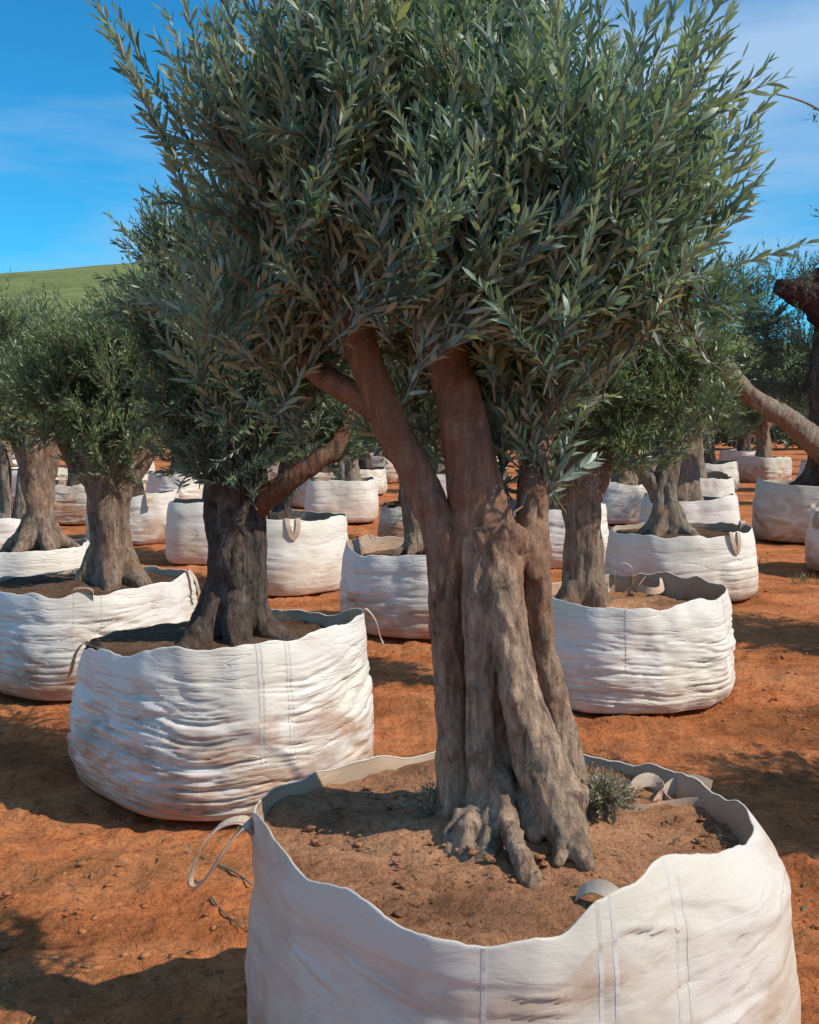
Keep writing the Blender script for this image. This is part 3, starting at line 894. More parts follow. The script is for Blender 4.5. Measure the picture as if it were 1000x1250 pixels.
burls = [(P(573, 1012, D - .16), (.042, .035, .045)), (P(598, 1032, D - .19), (.038, .032, .046)), (P(560, 1030, D - .14), (.03, .03, .03)), (P(682, 985, D - .17), (.072, .055, .075)), (P(664, 948, D - .14), (.045, .04, .05)), (P(668, 1010, D - .19), (.035, .03, .035)), (P(704, 975, D - .08), (.04, .04, .05)), (P(596, 880, D - .10), (.022, .02, .03)), (P(628, 850, D - .17), (.022, .018, .03)), (P(655, 690, D - .03), (.05, .05, .06)), (P(628, 660, D - .06), (.05, .05, .05)), (P(600, 655, D - .05), (.075, .06, .05))]
wood('trunk', tr, 0.0075, M['front_bark'], treeA, 3, 0.009, 0.008, burls, 2.4, 0)
wood('root', [px_path([(598, 1045, 9, -.21), (596, 1070, 7, -.25), (602, 1100, 5, -.27)], D)], 0.006, M['pale_bark'], treeA, 5, 0.002, 0.001)
wood('root', [px_path([(640, 1060, 14, -.28), (655, 1095, 18, -.33), (668, 1120, 10, -.36)], D), px_path([(660, 1085, 14, -.30), (690, 1090, 8, -.31)], D)], 0.008, M['front_bark'], treeA, 6, 0.004, 0.002)
wood('limb', [px_path([(546, 700, 18, 0), (535, 640, 22, 0), (508, 580, 22, .0), (478, 520, 21, .0), (452, 455, 21, .02), (432, 400, 18, .04), (412, 350, 17, .06), (398, 300, 14, .1), (392, 230, 9, .12)], D)], 0.008, M['front_bark'], treeA, 8, 0.008, 0.003)
wood('limb', [px_path([(596, 700, 28, -.01), (590, 645, 34, -.01), (582, 590, 35, 0), (570, 530, 31, 0), (558, 480, 28, .02), (546, 430, 26, .04), (540, 360, 20, .05), (550, 280, 13, .05), (560, 200, 8, .0)], D)], 0.008, M['front_bark'], treeA, 9, 0.008, 0.003)
wood('limb', [px_path([(650, 690, 19, .0), (650, 630, 20, .02), (652, 585, 19, .05), (658, 540, 17, .12), (675, 480, 15, .16), (705, 420, 14, .16), (740, 350, 12, .1), (780, 280, 8, .08)], D)], 0.008, M['front_bark'], treeA, 10, 0.008, 0.003)
wood('limb', [px_path([(470, 510, 16, .02), (430, 480, 17, .10), (390, 455, 16, .18), (362, 425, 13, .22), (340, 380, 9, .25)], D)], 0.008, M['front_bark'], treeA, 12, 0.006, 0.002)
# branchlets carrying the crown
bl = []
rngb = random.Random(3)
for (u0, v0, z0), ends in (((405, 330, .06), [(300, 200), (260, 250), (350, 120), (440, 100), (280, 330), (420, 20), (330, 60)]), ((548, 330, .04), [(480, 150), (560, 60), (620, 150), (520, 250), (640, 30), (460, 280), (600, 260)]), ((735, 350, .1), [(820, 250), (860, 180), (700, 200), (780, 100), (880, 250), (720, 60), (830, 330)])):
    for (u1, v1) in ends:
        dz = rngb.uniform(-.45, .4)
        bl.append(px_path([(u0, v0, 8, z0), ((u0 + u1) / 2 + rngb.uniform(-20, 20), (v0 + v1) / 2 + 25, 5, (z0 + dz) / 2), (u1, v1, 2, dz)], D))
pb = []
for p_, r_ in bl:
    c_ = catmull(np.hstack([p_, r_[:, None]]), 9)
    pb.append(tube_data(c_[:, :3] - BA, c_[:, 3], 6))
v, f = join_data(pb)
mesh_obj('branchlets', v, f, M['twig'], treeA)

def lobe(u, v, d, ru, rv, rd, sc=0.9):
    k = ppm(d)
    return (P(u, v, d), np.array([ru / k, rd, rv / k]) * sc)
lobesA = [lobe(352, 205, 3.15, 75, 120, .45), lobe(450, 130, 3.05, 110, 190, .55), lobe(570, 160, 3.0, 110, 180, .55), lobe(690, 205, 3.0, 108, 110, .5), lobe(775, 220, 3.1, 65, 105, .42),
          lobe(560, 300, 2.8, 110, 95, .28), lobe(680, 310, 2.85, 120, 95, .30), lobe(335, 320, 3.2, 75, 105, .40), lobe(765, 335, 3.05, 65, 65, .35), lobe(430, 225, 2.95, 90, 90, .35),
          lobe(450, -10, 3.05, 115, 45, .4), lobe(540, 10, 3.05, 70, 50, .4), lobe(530, 375, 3.3, 80, 40, .25), lobe(640, 410, 3.2, 120, 45, .3), lobe(340, 415, 3.45, 60, 50, .2), lobe(660, 468, 3.02, 38, 48, .12), lobe(505, 470, 3.3, 24, 50, .12), lobe(610, 470, 3.25, 30, 40, .12)]
def px_shoot(lst):
    p0, dr, bd, Ls = [], [], [], []
    for (u0, v0, u1, v1, d, bx, bz) in lst:
        a, b_ = P(u0, v0, d), P(u1, v1, d + random.uniform(-.08, .05))
        L_ = np.linalg.norm(b_ - a)
        bend = np.array([bx, 0, bz])
        dd_ = (b_ - a) / L_ - bend
        p0.append(a); dr.append(dd_); bd.append(bend); Ls.append(L_)
    return np.array(p0), np.array(dr), np.array(bd), np.array(Ls)
sprays = px_shoot([(245, 300, 150, 60, 3.0, -.18, .1), (235, 270, 128, 20, 3.0, -.1, .05), (215, 200, 105, -20, 2.98, -.02, .05), (250, 200, 140, 10, 3.05, 0, .12), (260, 150, 222, -10, 3.0, -.1, .1), (300, 160, 245, -20, 3.0, 0, .1),
    (810, 180, 905, -10, 3.0, .1, .18), (800, 130, 860, 20, 3.0, 0, .1), (820, 260, 932, 180, 3.0, -.05, .16), (830, 300, 938, 205, 2.98, .0, .18), (820, 330, 915, 232, 3.0, .0, .1), (790, 90, 830, 0, 3.0, .0, .1), (840, 220, 905, 125, 3.05, .0, .12), (850, 250, 925, 160, 3.05, 0, .1), (840, 130, 890, 40, 3.0, 0, .1),
    (730, 60, 735, -10, 3.0, 0, 0), (690, 70, 700, 20, 3.0, 0, 0), (660, 60, 640, -20, 3.0, 0, .05), (770, 110, 800, -5, 3.0, 0, .1), (855, 300, 890, 240, 3.0, 0, .1),
    (620, 330, 760, 180, 2.6, .0, .1), (600, 360, 720, 240, 2.6, .05, .1), (500, 400, 470, 300, 2.65, 0, .1), (560, 390, 620, 300, 2.62, 0, .1), (600, 420, 690, 380, 2.7, 0, .12), (470, 330, 440, 210, 2.62, -.05, .05), (540, 300, 545, 180, 2.6, 0, .0), (690, 330, 745, 230, 2.62, 0, .1)])
crownA, picks = add_crown(treeA, lobesA, 21, 2700, 0.064, (0.20, 0.44), 'leaf', extra=sprays, heart=300, up=1.0, outw=0.38, shell=0.36, jit=0.30, per=9)
# the leaves that show largest, each an object of its own
def fine_leaf(k, tint):
    n = 6
    V, Fc = [], []
    xs = [0, .12, .35, .6, .82, 1.0]; ws = [.02, .28, .48, .46, .28, .0]
    for x, w_ in zip(xs, ws):
        zc = 0.10 * math.sin(x * 2.6) * (0.6 + .2 * k)
        V += [(x, -w_, zc + w_ * .18), (x, 0, zc), (x, w_, zc + w_ * .18)]
    for i in range(n - 1):
        Fc += [[i * 3, i * 3 + 3, i * 3 + 4, i * 3 + 1], [i * 3 + 1, i * 3 + 4, i * 3 + 5, i * 3 + 2]]
    me = bpy.data.meshes.new('leaf')
    me.from_pydata(V, [], Fc)
    at = me.attributes.new('tint', 'FLOAT', 'POINT')
    at.data.foreach_set('value', [tint] * len(V))
    me.polygons.foreach_set('use_smooth', [True] * len(me.polygons))
    me.materials.append(M['leaf']); me.update()
    return me
LM = [fine_leaf(k % 3, 0.12 + 0.12 * k) for k in range(7)]
for bp, ld, nm, ll, ti in zip(*picks):
    o = bpy.data.objects.new('leaf', LM[int(np.clip((ti - .06) / .12, 0, 6))])
    sd = np.cross(nm, ld)
    mt = Matrix(((ld[0] * ll, sd[0] * ll * .2, nm[0] * ll, bp[0] - BA[0]), (ld[1] * ll, sd[1] * ll * .2, nm[1] * ll, bp[1] - BA[1]), (ld[2] * ll, sd[2] * ll * .2, nm[2] * ll, bp[2] - BA[2]), (0, 0, 0, 1)))
    link(o, crownA)
    o.matrix_local = mt
# greyish suckers and litter at the foot
rng = np.random.default_rng(77)
for (u, v_, d, ru, rv, rd, n) in ((736, 972, 3.08, 30, 30, .09, 130), (534, 992, 3.08, 18, 20, .06, 45), (650, 925, 2.93, 14, 18, .03, 16)):
    sh = shoots_from_lobes([lobe(u, v_, d, ru, rv, rd)], n, rng, (.05, .10), up=.5)
    fr = leaf_frames(*sh, rng, .019, .010)
    fr[0] = fr[0] - BA
    me = leaf_mesh('sucker_shoots', fr, .36)
    me.materials.append(M['sucker_leaf'])
    tag(link(bpy.data.objects.new('sucker_shoots', me), treeA), kind='stuff')

# ------------------------------------------------------------------ the other trees and bags of the front rows
def ring(vals):      # rim heights every 45 degrees from 0
    return [(i * 360 / len(vals), v) for i, v in enumerate(vals)]
def grow_tree(u, v, d, label, path, limbs, lobes, seed, shoots, leafsize, mat, bark, voxel=0.014, ns=4, simple=False, length=(.18, .40), soil=None, group=TREES, spacing=.022, roots=5, up=.8, limb_mat=None, flare=1.5):
    base = P(u, v, d)
    t_ = empty('olive_tree', base, label, 'tree', group)
    wood('trunk', strands(path, d, ns, seed, flare, roots), voxel, M[bark], t_, seed, 0.012, 0.005)
    for lb in limbs:
        wood('limb', [px_path(lb, d)], voxel, M[limb_mat or bark], t_, seed + 3, 0.008, 0.003)
    add_crown(t_, [lobe(*l) for l in lobes], seed, shoots, leafsize, length, mat, simple=simple, spacing=spacing, up=up)
    return t_

# second bag on the left with the dark trunk
LB = spot(276, 5.85)
make_bag(LB, 0.70, ring([.85, .76, .73, .70, .69, .73, .80, .83]), 23, 'creased white bulk bag with clay smears, just left behind the foreground bag', BAGS, 'bag', soil=0.70,
    nth=220, nz=120, wr=0.034, rows=17, corner=0, n_exp=2.4, bulge=0.05, loops=[('flap', 2, .05), ('flap', 178, .06)], seams=[(291, .008, .3), (293.5, .008, .3), (302, .008, .3), (304.5, .008, .3)], mound=.08, mc=(.05, .05), top_smooth=.78)
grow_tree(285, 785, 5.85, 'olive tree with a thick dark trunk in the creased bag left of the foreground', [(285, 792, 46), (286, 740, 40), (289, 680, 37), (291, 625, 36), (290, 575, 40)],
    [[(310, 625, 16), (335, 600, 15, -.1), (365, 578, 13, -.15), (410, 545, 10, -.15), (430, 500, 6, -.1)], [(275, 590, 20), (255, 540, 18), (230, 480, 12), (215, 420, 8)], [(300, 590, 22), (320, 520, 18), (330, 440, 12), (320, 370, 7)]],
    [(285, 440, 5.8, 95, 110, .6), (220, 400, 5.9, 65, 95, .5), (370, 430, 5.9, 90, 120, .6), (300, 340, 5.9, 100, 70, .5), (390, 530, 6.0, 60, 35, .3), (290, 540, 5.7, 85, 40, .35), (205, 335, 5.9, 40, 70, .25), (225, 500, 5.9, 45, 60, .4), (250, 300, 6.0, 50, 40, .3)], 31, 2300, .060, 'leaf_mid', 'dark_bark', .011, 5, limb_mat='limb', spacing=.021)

# third on the left
LC = spot(108, 8.15)
make_bag(LC, 0.74, ring([.75, .71, .68, .66, .67, .69, .69, .70]), 37, 'broad white bulk bag with brown lower folds at the left edge', BAGS, 'bag', soil=0.66,
    nth=160, nz=90, wr=0.030, rows=15, corner=0, loops=[('flap', 355, .06), ('stand', 283, .05, .03)], seams=[(278, .03, .5), (292, .03, .5)], top_smooth=.8)
grow_tree(137, 715, 8.15, 'olive tree with a straight brown trunk in the broad bag at left', [(137, 718, 32), (137, 670, 27), (135, 620, 28), (135, 585, 34), (134, 560, 38)],
    [[(115, 590, 12), (92, 565, 10), (70, 530, 7)], [(155, 590, 14), (185, 550, 10), (215, 510, 7)], [(135, 570, 18), (130, 500, 12), (125, 420, 8)]],
    [(135, 480, 8.1, 90, 80, .7), (85, 440, 8.2, 50, 60, .6), (185, 425, 8.2, 70, 70, .6), (95, 385, 8.2, 40, 38, .4), (130, 415, 8.2, 75, 50, .6), (210, 510, 8.3, 55, 45, .4), (190, 385, 8.2, 50, 40, .4), (130, 545, 8.0, 60, 22, .4), (60, 480, 8.2, 45, 60, .5), (215, 410, 8.4, 40, 60, .5)], 41, 2000, .062, 'leaf_green', 'bark', .015, 5, spacing=.026)

# right middle bag
LO = spot(762, 7.7)
make_bag(LO, 0.665, ring([.73, .73, .70, .68, .68, .67, .66, .69]), 53, 'white bulk bag right of the foreground trunk with a loop fallen inside', BAGS, 'bag_clean', soil=0.58, soil_mat='soil',
    nth=180, nz=96, wr=0.030, rows=14, corner=-20, loops=[('inside', 60, .05), ('inside', 100, .05), ('stand', 80, .05, .10)], seams=[(260, .03, .4), (330, .03, .4)], top_smooth=.74)
grow_tree(712, 745, 7.7, 'olive tree with a grey-brown trunk just right of the foreground trunk', [(712, 748, 29), (712, 690, 25), (711, 640, 25), (710, 600, 28), (709, 578, 34)],
    [[(700, 600, 20), (682, 575, 16), (655, 555, 12), (630, 520, 8)], [(724, 610, 12), (736, 580, 10), (745, 545, 9), (770, 490, 7)], [(712, 590, 18), (715, 520, 12), (730, 450, 7)]],
    [(715, 470, 7.7, 95, 70, .6), (815, 450, 7.7, 85, 75, .6), (655, 500, 7.8, 60, 60, .5), (775, 535, 7.6, 85, 28, .4), (840, 415, 7.7, 40, 55, .4), (760, 400, 7.8, 110, 60, .5), (600, 470, 7.9, 50, 60, .4), (862, 365, 7.8, 40, 40, .3)], 59, 1900, .060, 'leaf_green', 'bark', .014, 5, spacing=.025)

# fourth: right, farther
LP = spot(830, 12.1)
make_bag(LP, 0.735, ring([.72, .70, .68, .66, .66, .66, .66, .69]), 61, 'white bulk bag with a pinkish left side and a hanging loop, beside the clay path', BAGS, 'bag_clean', soil=0.62,
    nth=128, nz=64, wr=0.014, rows=8, corner=-30, loops=[('hang', 305, .05), ('stand', 0, .05, .04)], top_smooth=.7)
grow_tree(815, 652, 12.1, 'olive tree with a bowed side limb in the bag beside the clay path', [(815, 655, 22), (812, 625, 19), (812, 595, 17), (818, 565, 15), (823, 530, 14)],
    [[(806, 610, 11), (795, 590, 10), (782, 572, 9), (765, 562, 7), (745, 550, 5)], [(820, 560, 10), (835, 520, 8), (850, 470, 5)]],
    [(825, 480, 12.1, 60, 55, .7), (770, 520, 12.2, 55, 30, .5), (838, 430, 12.2, 45, 50, .6), (800, 430, 12.2, 60, 50, .6)], 67, 1100, .066, 'leaf_dark', 'pale_bark', .02, 4, spacing=.032, simple=True)

# bags seen between the trunks
def mid_bag(u, d, Rr, label, seed, mat='bag', rim=None, **kw):
    return make_bag(spot(u, d), Rr, rim or ring([.72 + .05 * math.sin(seed + i * 1.7) for i in range(8)]), seed, label, BAGS, mat, soil=.60, nth=96, nz=56, wr=kw.pop('wr', .024), rows=kw.pop('rows', 12), **kw)
mid_bag(518, 10.2, .70, 'wrinkled white bulk bag half hidden behind the foreground trunk', 71, corner=20)
mid_bag(346, 12.5, .68, 'cream bulk bag with a strap hanging down its front, behind the dark trunk', 73, 'bag_clean', rim=ring([.78] * 8), wr=.012, rows=7, corner=5, loops=[('hang', 285, .05)])
mid_bag(268, 15.0, .68, 'plain grey-white bulk bag left of the dark trunk', 79, 'bag_clean', rim=ring([.80, .76, .75, .76, .78, .77, .78, .78]), wr=.008, rows=5, n_exp=4, corner=45)
mid_bag(165, 17.3, .68, 'white bulk bag with a pointed strap end, right of the straight brown trunk', 83, loops=[('flap', 300, .09)])
mid_bag(28, 10.4, .62, 'sunlit white bulk bag behind the broad bag at the left edge', 89, 'bag_clean', rim=ring([.70, .70, .66, .66, .62, .64, .69, .71]))
mid_bag(500, 16.8, .44, 'small clay-stained brown bulk bag left of the foreground trunk', 97, 'bag_stained', rim=ring([.56] * 8))
mid_bag(417, 20.8, .68, 'white bulk bag with squared shoulders behind the strapped cream bag', 101, 'bag_clean', rim=ring([.74] * 8), n_exp=4, wr=.012, rows=6)
mid_bag(676, 14.7, .68, 'white bulk bag showing between the two trunks at centre right', 103, 'bag_clean')
mid_bag(762, 20.5, .62, 'white bulk bag seen past the bowed limb', 107, 'bag_clean', n_exp=4, wr=.01)
mid_bag(842, 16.4, .68, 'white bulk bag second in the row along the clay path', 109, 'bag_clean', n_exp=3, wr=.008, rows=6)
mid_bag(852, 22.5, .68, 'white bulk bag third in the row along the clay path', 113, 'bag_clean', n_exp=3, wr=.008, rows=6)
mid_bag(868, 29.5, .66, 'white bulk bag fourth in the row along the clay path', 127, 'bag_clean', n_exp=3, wr=.008, rows=6)
LU = spot(992, 17.6)
make_bag(LU, 0.84, ring([.78, .80, .84, .86, .92, .84, .82, .80]), 131, 'large shaded bulk bag across the clay path with a drooping rim', BAGS, 'bag_stained', soil=.74, nth=110, nz=60, wr=.012, rows=7, corner=10)
make_bag(spot(1062, 13.9), .70, ring([.72] * 8), 137, 'bulk bag with loose straps cut off by the right edge', BAGS, 'bag', soil=.6, nth=110, nz=60, corner=0, loops=[('hang', 195, .05), ('stand', 170, .05, .08)])
mid_bag(95, 20.5, .66, 'brown-smeared white bulk bag between the two leftmost trunks', 139, 'bag_stained')
mid_bag(-8, 13.6, .68, 'pinkish bulk bag under the pale twin trunks at the left edge', 149, 'bag')

# trees of the middle distance with their own trunks
grow_tree(47, 668, 10.4, 'olive tree with a split trunk in sun and shade near the left edge', [(48, 670, 24), (48, 630, 20), (44, 590, 22), (42, 545, 26)],
    [[(48, 612, 9), (52, 580, 11), (62, 540, 10), (75, 490, 7)], [(44, 610, 9), (36, 570, 11), (20, 520, 9), (0, 470, 6)]],
    [(25, 470, 10.4, 75, 65, .6), (70, 430, 10.5, 50, 60, .5), (-20, 440, 10.4, 60, 70, .5), (20, 405, 10.4, 55, 40, .5), (50, 520, 10.4, 50, 25, .4)], 151, 1100, .064, 'leaf_green', 'bark', .018, 3, spacing=.032, simple=True)
grow_tree(10, 652, 13.6, 'olive tree with pale twin trunks at the left edge', [(4, 655, 15), (5, 610, 12), (2, 570, 13)],
    [[(22, 650, 9), (26, 610, 8), (30, 565, 7), (40, 520, 5)]],
    [(0, 500, 13.6, 55, 50, .6), (40, 480, 13.6, 40, 45, .5), (-40, 480, 13.6, 50, 60, .5)], 157, 600, .07, 'leaf_green', 'pale_bark', .022, 3, spacing=.04, simple=True)
grow_tree(505, 672, 10.2, 'olive tree with a slim trunk half hidden left of the foreground trunk', [(507, 675, 14), (502, 630, 12), (498, 590, 12), (494, 560, 12)],
    [[(498, 580, 8), (480, 530, 7), (460, 480, 5)], [(498, 580, 8), (520, 520, 7), (530, 470, 5)]],
    [(480, 500, 10.2, 60, 55, .6), (530, 480, 10.2, 60, 60, .6), (440, 510, 10.3, 50, 50, .5), (500, 430, 10.2, 80, 50, .6)], 163, 900, .066, 'leaf_dark', 'bark', .018, 3, spacing=.034, simple=True)
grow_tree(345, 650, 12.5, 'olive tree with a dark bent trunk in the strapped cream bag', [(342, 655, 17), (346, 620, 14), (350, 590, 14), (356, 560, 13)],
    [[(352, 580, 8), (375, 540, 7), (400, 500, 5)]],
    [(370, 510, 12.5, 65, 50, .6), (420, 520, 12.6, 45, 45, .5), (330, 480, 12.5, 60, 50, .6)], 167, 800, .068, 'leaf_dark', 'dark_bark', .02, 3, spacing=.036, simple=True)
# old pollarded tree at the right edge with sawn limbs
BW = P(1004, 592, 17.2)
tW = empty('olive_tree', BW, 'old dark olive tree at the right edge with a long sawn leaning limb', 'tree', TREES)
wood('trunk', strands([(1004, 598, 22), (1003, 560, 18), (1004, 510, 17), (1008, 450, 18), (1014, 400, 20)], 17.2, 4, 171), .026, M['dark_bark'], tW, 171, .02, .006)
wood('limb', [px_path([(1012, 560, 15), (990, 536, 15, -.4), (955, 508, 13, -.9), (920, 486, 11, -1.4), (895, 461, 11, -1.9), (872, 438, 8, -2.2)], 17.2)], .022, M['pale_bark'], tW, 173, .016, .005)
wood('limb', [px_path([(1030, 420, 20), (1020, 390, 22, -.1), (1004, 372, 22, -.2), (982, 360, 18, -.3), (962, 353, 13, -.35), (948, 350, 9, -.4)], 17.2), px_path([(1040, 330, 14, -.1), (1005, 336, 11, -.2), (975, 345, 8, -.3)], 17.2)], .024, M['shade_toned_bark'], tW, 177, .02, .006)
add_crown(tW, [lobe(920, 400, 17.4, 42, 60, .8), lobe(960, 440, 17.6, 45, 55, .8), lobe(1010, 400, 18, 60, 80, .9), lobe(895, 350, 17.8, 30, 38, .6), lobe(935, 335, 18, 25, 22, .5), lobe(930, 490, 18, 50, 35, .7), lobe(985, 470, 17.8, 35, 40, .7), lobe(1050, 330, 16.6, 40, 50, .7), lobe(1040, 280, 17.0, 40, 35, .6), lobe(960, 322, 17.9, 30, 16, .5), lobe(975, 395, 16.6, 30, 25, .3), lobe(990, 330, 16.4, 22, 12, .3), lobe(940, 450, 18.4, 60, 60, .6), lobe(915, 420, 18.6, 40, 60, .6)], 179, 1700, .085, (.25, .5), 'leaf_dark', spacing=.045, simple=True)

# ------------------------------------------------------------------ farther rows: copies of a few trees and bags
def far_tree(seed, mat, bark):
    t_ = empty('olive_tree', (0, 0, 0.62), 'x', 'tree')
    rg = random.Random(seed)
    hgt = 0.95
    lean = rg.uniform(-.15, .15)
    ax = [(0, 0, .60), (lean * .3, 0, .95), (lean * .6, .02, 1.3), (lean, 0, 1.6)]
    tubes = []
    for s_ in range(4):
        a = s_ * 1.57 + rg.random()
        tubes.append((np.array([(x + math.cos(a + i * .3) * .10, y + math.sin(a + i * .3) * .10, z) for i, (x, y, z) in enumerate(ax)]), np.array([.16, .115, .11, .10])))
    for k in range(4):
        a = k * 1.57 + rg.random()
        tubes.append((np.array([(lean * .8, 0, 1.35), (lean + math.cos(a) * .25, math.sin(a) * .25, 1.7), (lean + math.cos(a) * .5, math.sin(a) * .5, 2.15)]), np.array([.09, .07, .03])))
    wood('trunk', tubes, .035, M[bark], t_, seed, .02, .006)
    lobes = [(np.array([lean + rg.uniform(-.5, .5), rg.uniform(-.5, .5), rg.uniform(1.6, 2.8)]), np.array([rg.uniform(.4, .6), rg.uniform(.4, .6), rg.uniform(.35, .55)])) for _ in range(7)]
    add_crown(t_, lobes, seed, 900, .09, (.25, .5), mat, spacing=.05, simple=True)
    return t_
protos = [far_tree(201, 'leaf_green', 'bark'), far_tree(207, 'leaf_dark', 'dark_bark'), far_tree(213, 'leaf', 'pale_bark')]
bag_protos = [make_bag((0, 0, 0), .68, ring([.74, .70, .72, .69, .71, .74, .72, .70]), 221 + k, 'x', None, mt, soil=.60, nth=72, nz=38, wr=.03, rows=8, slump=.09) [0] for k, mt in enumerate(['bag', 'bag_clean', 'bag_stained'])]
used_t, used_b = set(), set()
def put(proto_list, used, k, loc, rz, sc, label, group):
    if k in used:
        return copy_tree(proto_list[k], loc, rz, sc, label, group)
    used.add(k)
    o = proto_list[k]
    return o
later = []
singles = [   # (u, d, with bag, tree label)
    (268, 15.0, False, 'olive tree rising from the plain grey-white bag'),
    (165, 17.3, False, 'olive tree in the bag with the pointed strap end'),
    (95, 20.5, False, 'olive tree behind the straight brown trunk'),
    (425, 20.8, False, 'olive tree in the squared white bag'),
    (676, 14.7, False, 'olive tree partly hidden between the two trunks at centre right'),
    (762, 20.5, False, 'olive tree glimpsed past the bowed limb'),
    (842, 16.4, False, 'olive tree second in the row along the clay path'),
    (852, 22.5, False, 'olive tree third in the row along the clay path'),
    (868, 29.5, False, 'olive tree fourth in the row along the clay path'),
    (500, 16.8, False, 'olive tree above the small clay-stained bag'),
]
rg = random.Random(12)
for i, (u, d, wb, lab) in enumerate(singles):
    later.append(('t', rg.randrange(3), spot(u + rg.uniform(-6, 6), d), rg.uniform(0, 6.28), rg.uniform(.92, 1.08), lab, TREES))
FT, FB = 'far olive trees in the rows behind', 'far bulk bags in the rows behind'
for row, d in enumerate([24.5, 28.5, 33, 38, 44, 51, 58]):
    step = 2.75
    x0 = -0.36 * d - 3
    x = x0 + rg.uniform(0, 1)
    while x < 0.37 * d + 5:
        u = 500 + x / d * F
        if not (888 < u < 918 and d < 36) and not (800 < u < 918 and d < 32):
            dj = d + rg.uniform(-.5, .5)
            later.append(('t', rg.randrange(3), np.array([x, dj, 0]), rg.uniform(0, 6.28), rg.uniform(.95, 1.2), 'far olive tree in the dense rows at the back of the field', FT))
            if d < 40:
                later.append(('b', rg.randrange(3), np.array([x, dj, 0]), rg.uniform(0, 6.28), rg.uniform(.85, 1.08), 'far white bulk bag in the dense rows at the back', FB))
        x += step + rg.uniform(-.3, .5)
# trees standing just right of the view: they shade the clay and one reaches in with a twig
side = [((3.95, 4.7, 0), 'olive tree just beyond the right edge reaching in with a bare twig', 'bulk bag just beyond the right edge beside the foreground'),
        ((5.2, 9.1, 0), 'olive tree beyond the right edge shading the clay path', 'bulk bag beyond the right edge by the shaded clay')]
for k, (lc, lt, lb_) in enumerate(side):
    later.append(('t', k, np.array(lc), 1.0 + k, 1.05, lt, TREES))
    later.append(('b', k, np.array(lc), 2.0 + k, 1.0, lb_, BAGS))
near_side = None
for kind, k, loc, rz, sc, lab, grp in later:
    src = protos[k] if kind == 't' else bag_protos[k]
    z = 0.62 if kind == 't' else 0.0
    o = copy_tree(src, (loc[0], loc[1], z), rz, sc, lab, grp)
    if 'reaching in' in lab: near_side = o
for o in protos + bag_protos:
    for c in list(o.children_recursive):
        bpy.data.objects.remove(c)
    bpy.data.objects.remove(o)
# far thicket closing off the field
rng = np.random.default_rng(88)
n = 11000
xs = rng.uniform(-38, 42, n); ys = 66 + rng.random(n) * 5
hh = 2.6 + 1.1 * fbm(np.stack([xs * .25, ys * .1, 0 * xs], -1), 3, 4)
p0 = np.stack([xs, ys, rng.random(n) * hh], -1)
sh = (p0, unit(rng.normal(size=(n, 3)) * .6 + np.array([0, 0, .8])), np.zeros((n, 3)) + np.array([0, 0, .1]), rng.uniform(.5, 1.1, n))
fr = leaf_frames(*sh, rng, .42, .20)
me = leaf_mesh('far_thicket', fr, .3, simple=True)
me.materials.append(M['leaf_dark'])
tag(link(bpy.data.objects.new('far_thicket', me)), 'dark far thicket closing off the back of the field', 'thicket', kind='stuff')
# the twig reaching into the picture at the upper right
rng = np.random.default_rng(5)
tp = [P(945, 114, 4.0), P(972, 121, 4.1), P(1000, 134, 4.2), P(1060, 175, 4.3), P(1180, 290, 4.5), P(1300, 420, 4.65)]
pr = catmull(np.hstack([np.array(tp), np.array([.003, .004, .005, .007, .014, .03])[:, None]]), 24)
inv = near_side.matrix_basis.inverted()
bpy.context.view_layer.update()
def to_local(v):
    return np.array([tuple(inv @ Vector(x)) for x in v])
v, f = tube_data(pr[:, :3], pr[:, 3], 6)
tw = mesh_obj('bare_twig', to_local(v), f, M['twig'], near_side)
sh = px_shoot([(990, 130, 998, 150, 4.2, 0, 0), (1000, 134, 990, 148, 4.2, 0, 0), (1010, 140, 1030, 115, 4.2, 0, 0)])
fr = leaf_frames(*sh, rng, .04, .02)
me = leaf_mesh('twig_leaves', [to_local(fr[0])] + [np.array([tuple(inv.to_3x3() @ Vector(x)) for x in fr[1]]), np.array([tuple(inv.to_3x3() @ Vector(x)) for x in fr[2]])] + fr[3:], .2)
me.materials.append(M['leaf_dark'])
tag(link(bpy.data.objects.new('twig_leaves', me), tw), kind='stuff')

# ------------------------------------------------------------------ small things on the ground
def grass_tuft(c, n, h, seed, label):
    rg = np.random.default_rng(seed)
    base = np.zeros((n, 3)); base[:, :2] = rg.normal(size=(n, 2)) * h * .35
    ld = unit(np.stack([rg.normal(size=n) * .5, rg.normal(size=n) * .5, np.ones(n)], -1))
    nm = unit(np.cross(ld, rg.normal(size=(n, 3))))
    fr = [base, ld, nm, h * rg.uniform(.4, 1.1, n), rg.random(n)]
    me = leaf_mesh('grass_tuft', fr, .05, .5)
    me.materials.append(M['grass'])
    o = link(bpy.data.objects.new('grass_tuft', me))
    o.location = c
    tag(o, label, 'grass', kind='stuff')
for k, (u, v_, n, h, lab) in enumerate([(912, 728, 90, .22, 'tuft of dry grass at the foot of the bag by the clay path'), (925, 690, 70, .20, 'thin dry grass on the clay path behind the first tuft'), (985, 712, 60, .18, 'thin dry grass near the right edge of the clay path'), (285, 1130, 26, .07, 'few dry grass blades left of the foreground bag')]):
    d = CAM[2] * F / (v_ - 510)
    g = spot(u, d); g[0] = (u - 500) / F * d; g[2] = float(ground_z(np.array([g[0]]), np.array([g[1]]))[0]) - .01
    grass_tuft(g, n, h, 300 + k, lab)
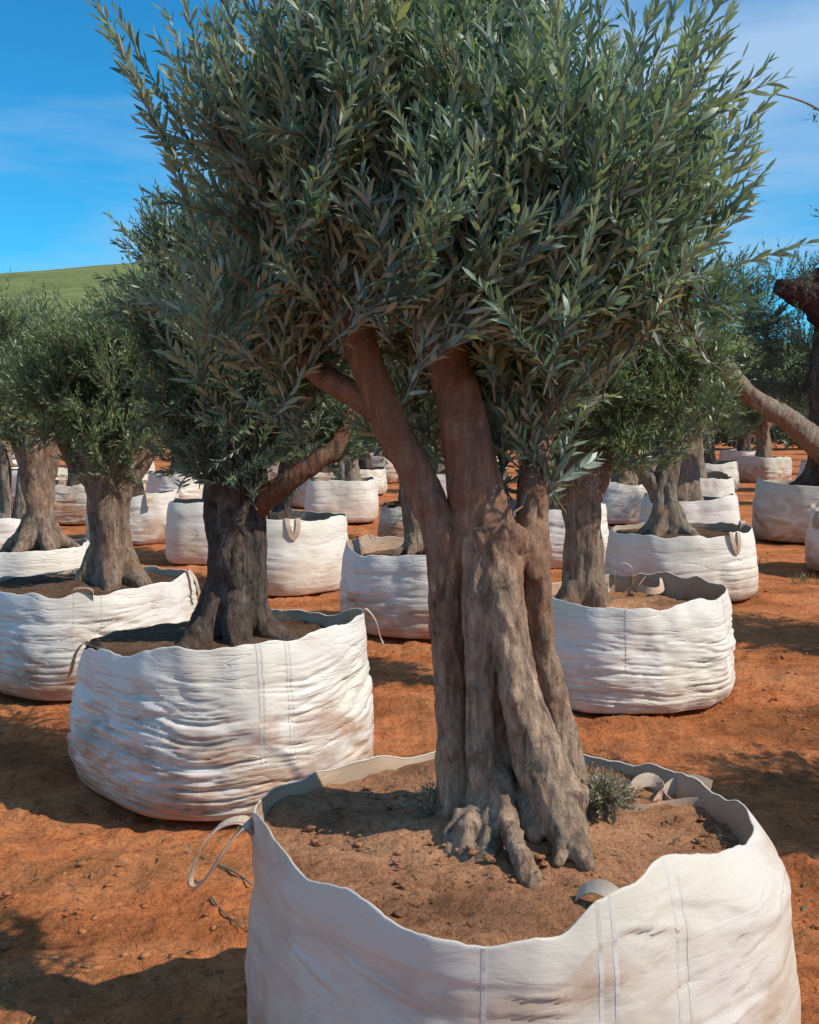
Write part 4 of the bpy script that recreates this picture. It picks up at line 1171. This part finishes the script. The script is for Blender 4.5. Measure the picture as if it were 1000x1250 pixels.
def stick(pts, r, label):
    w3 = []
    for (u, v_) in pts:
        d = CAM[2] * F / (v_ - 510)
        x = (u - 500) / F * d
        w3.append((x, d, float(ground_z(np.array([x]), np.array([d]))[0]) + r * .9 + .006))
    c0 = np.array(w3[0])
    p = catmull(np.array(w3) - c0, 12)
    v, f = tube_data(p, np.linspace(r, r * .5, 12), 6, True, .25, 3)
    o = mesh_obj('dry_stick', v, f, M['twig'])
    o.location = c0
    tag(o, label, 'stick', 'dry sticks on the clay')
stick([(258, 1062), (280, 1070), (302, 1084)], .007, 'pale dry stick under the hanging strap of the foreground bag')
stick([(250, 1105), (268, 1120), (290, 1140)], .005, 'thin dark stick left of the foreground bag, lower of the two')

def litter(name, x, y, z, seed, size, label=None, parent=None):
    rg = np.random.default_rng(seed)
    n = len(x)
    a = rg.random(n) * 6.28
    ld = unit(np.stack([np.cos(a), np.sin(a), rg.normal(size=n) * .15], -1))
    nm = unit(np.array([0, 0, 1.0]) + rg.normal(size=(n, 3)) * .35)
    nm = unit(nm - ld * np.sum(nm * ld, -1, keepdims=True))
    me = leaf_mesh(name, [np.stack([x, y, z + .006], -1), ld, nm, size * rg.uniform(.6, 1.2, n), rg.random(n)], .22, .25)
    me.materials.append(M['dry_leaf'])
    o = link(bpy.data.objects.new(name, me), parent)
    tag(o, label, 'leaf litter' if label else None, kind='stuff')
rg = np.random.default_rng(61)
n = 1500
y = 3.1 + 7 * rg.random(n) ** 1.5
x = (rg.uniform(-20, 1020, n) - 500) / F * y
k = fbm(np.stack([x, y, 0 * x], -1) * 1.4, 3, 44) > 0.02
litter('leaf_litter', x[k], y[k], ground_z(x[k], y[k]), 62, .05, 'dry fallen olive leaves scattered over the clay')
n = 45
rr_, aa = np.sqrt(rg.random(n)) * .56, rg.random(n) * 6.28
litter('fallen_leaves', rr_ * np.cos(aa), rr_ * np.sin(aa), 0.716 + .02 * rr_ * np.sin(aa) + 0.075 * np.exp(-((rr_ * np.cos(aa) + .01) ** 2 + (rr_ * np.sin(aa) + .02) ** 2) / 0.06), 63, .045, None, soilA)
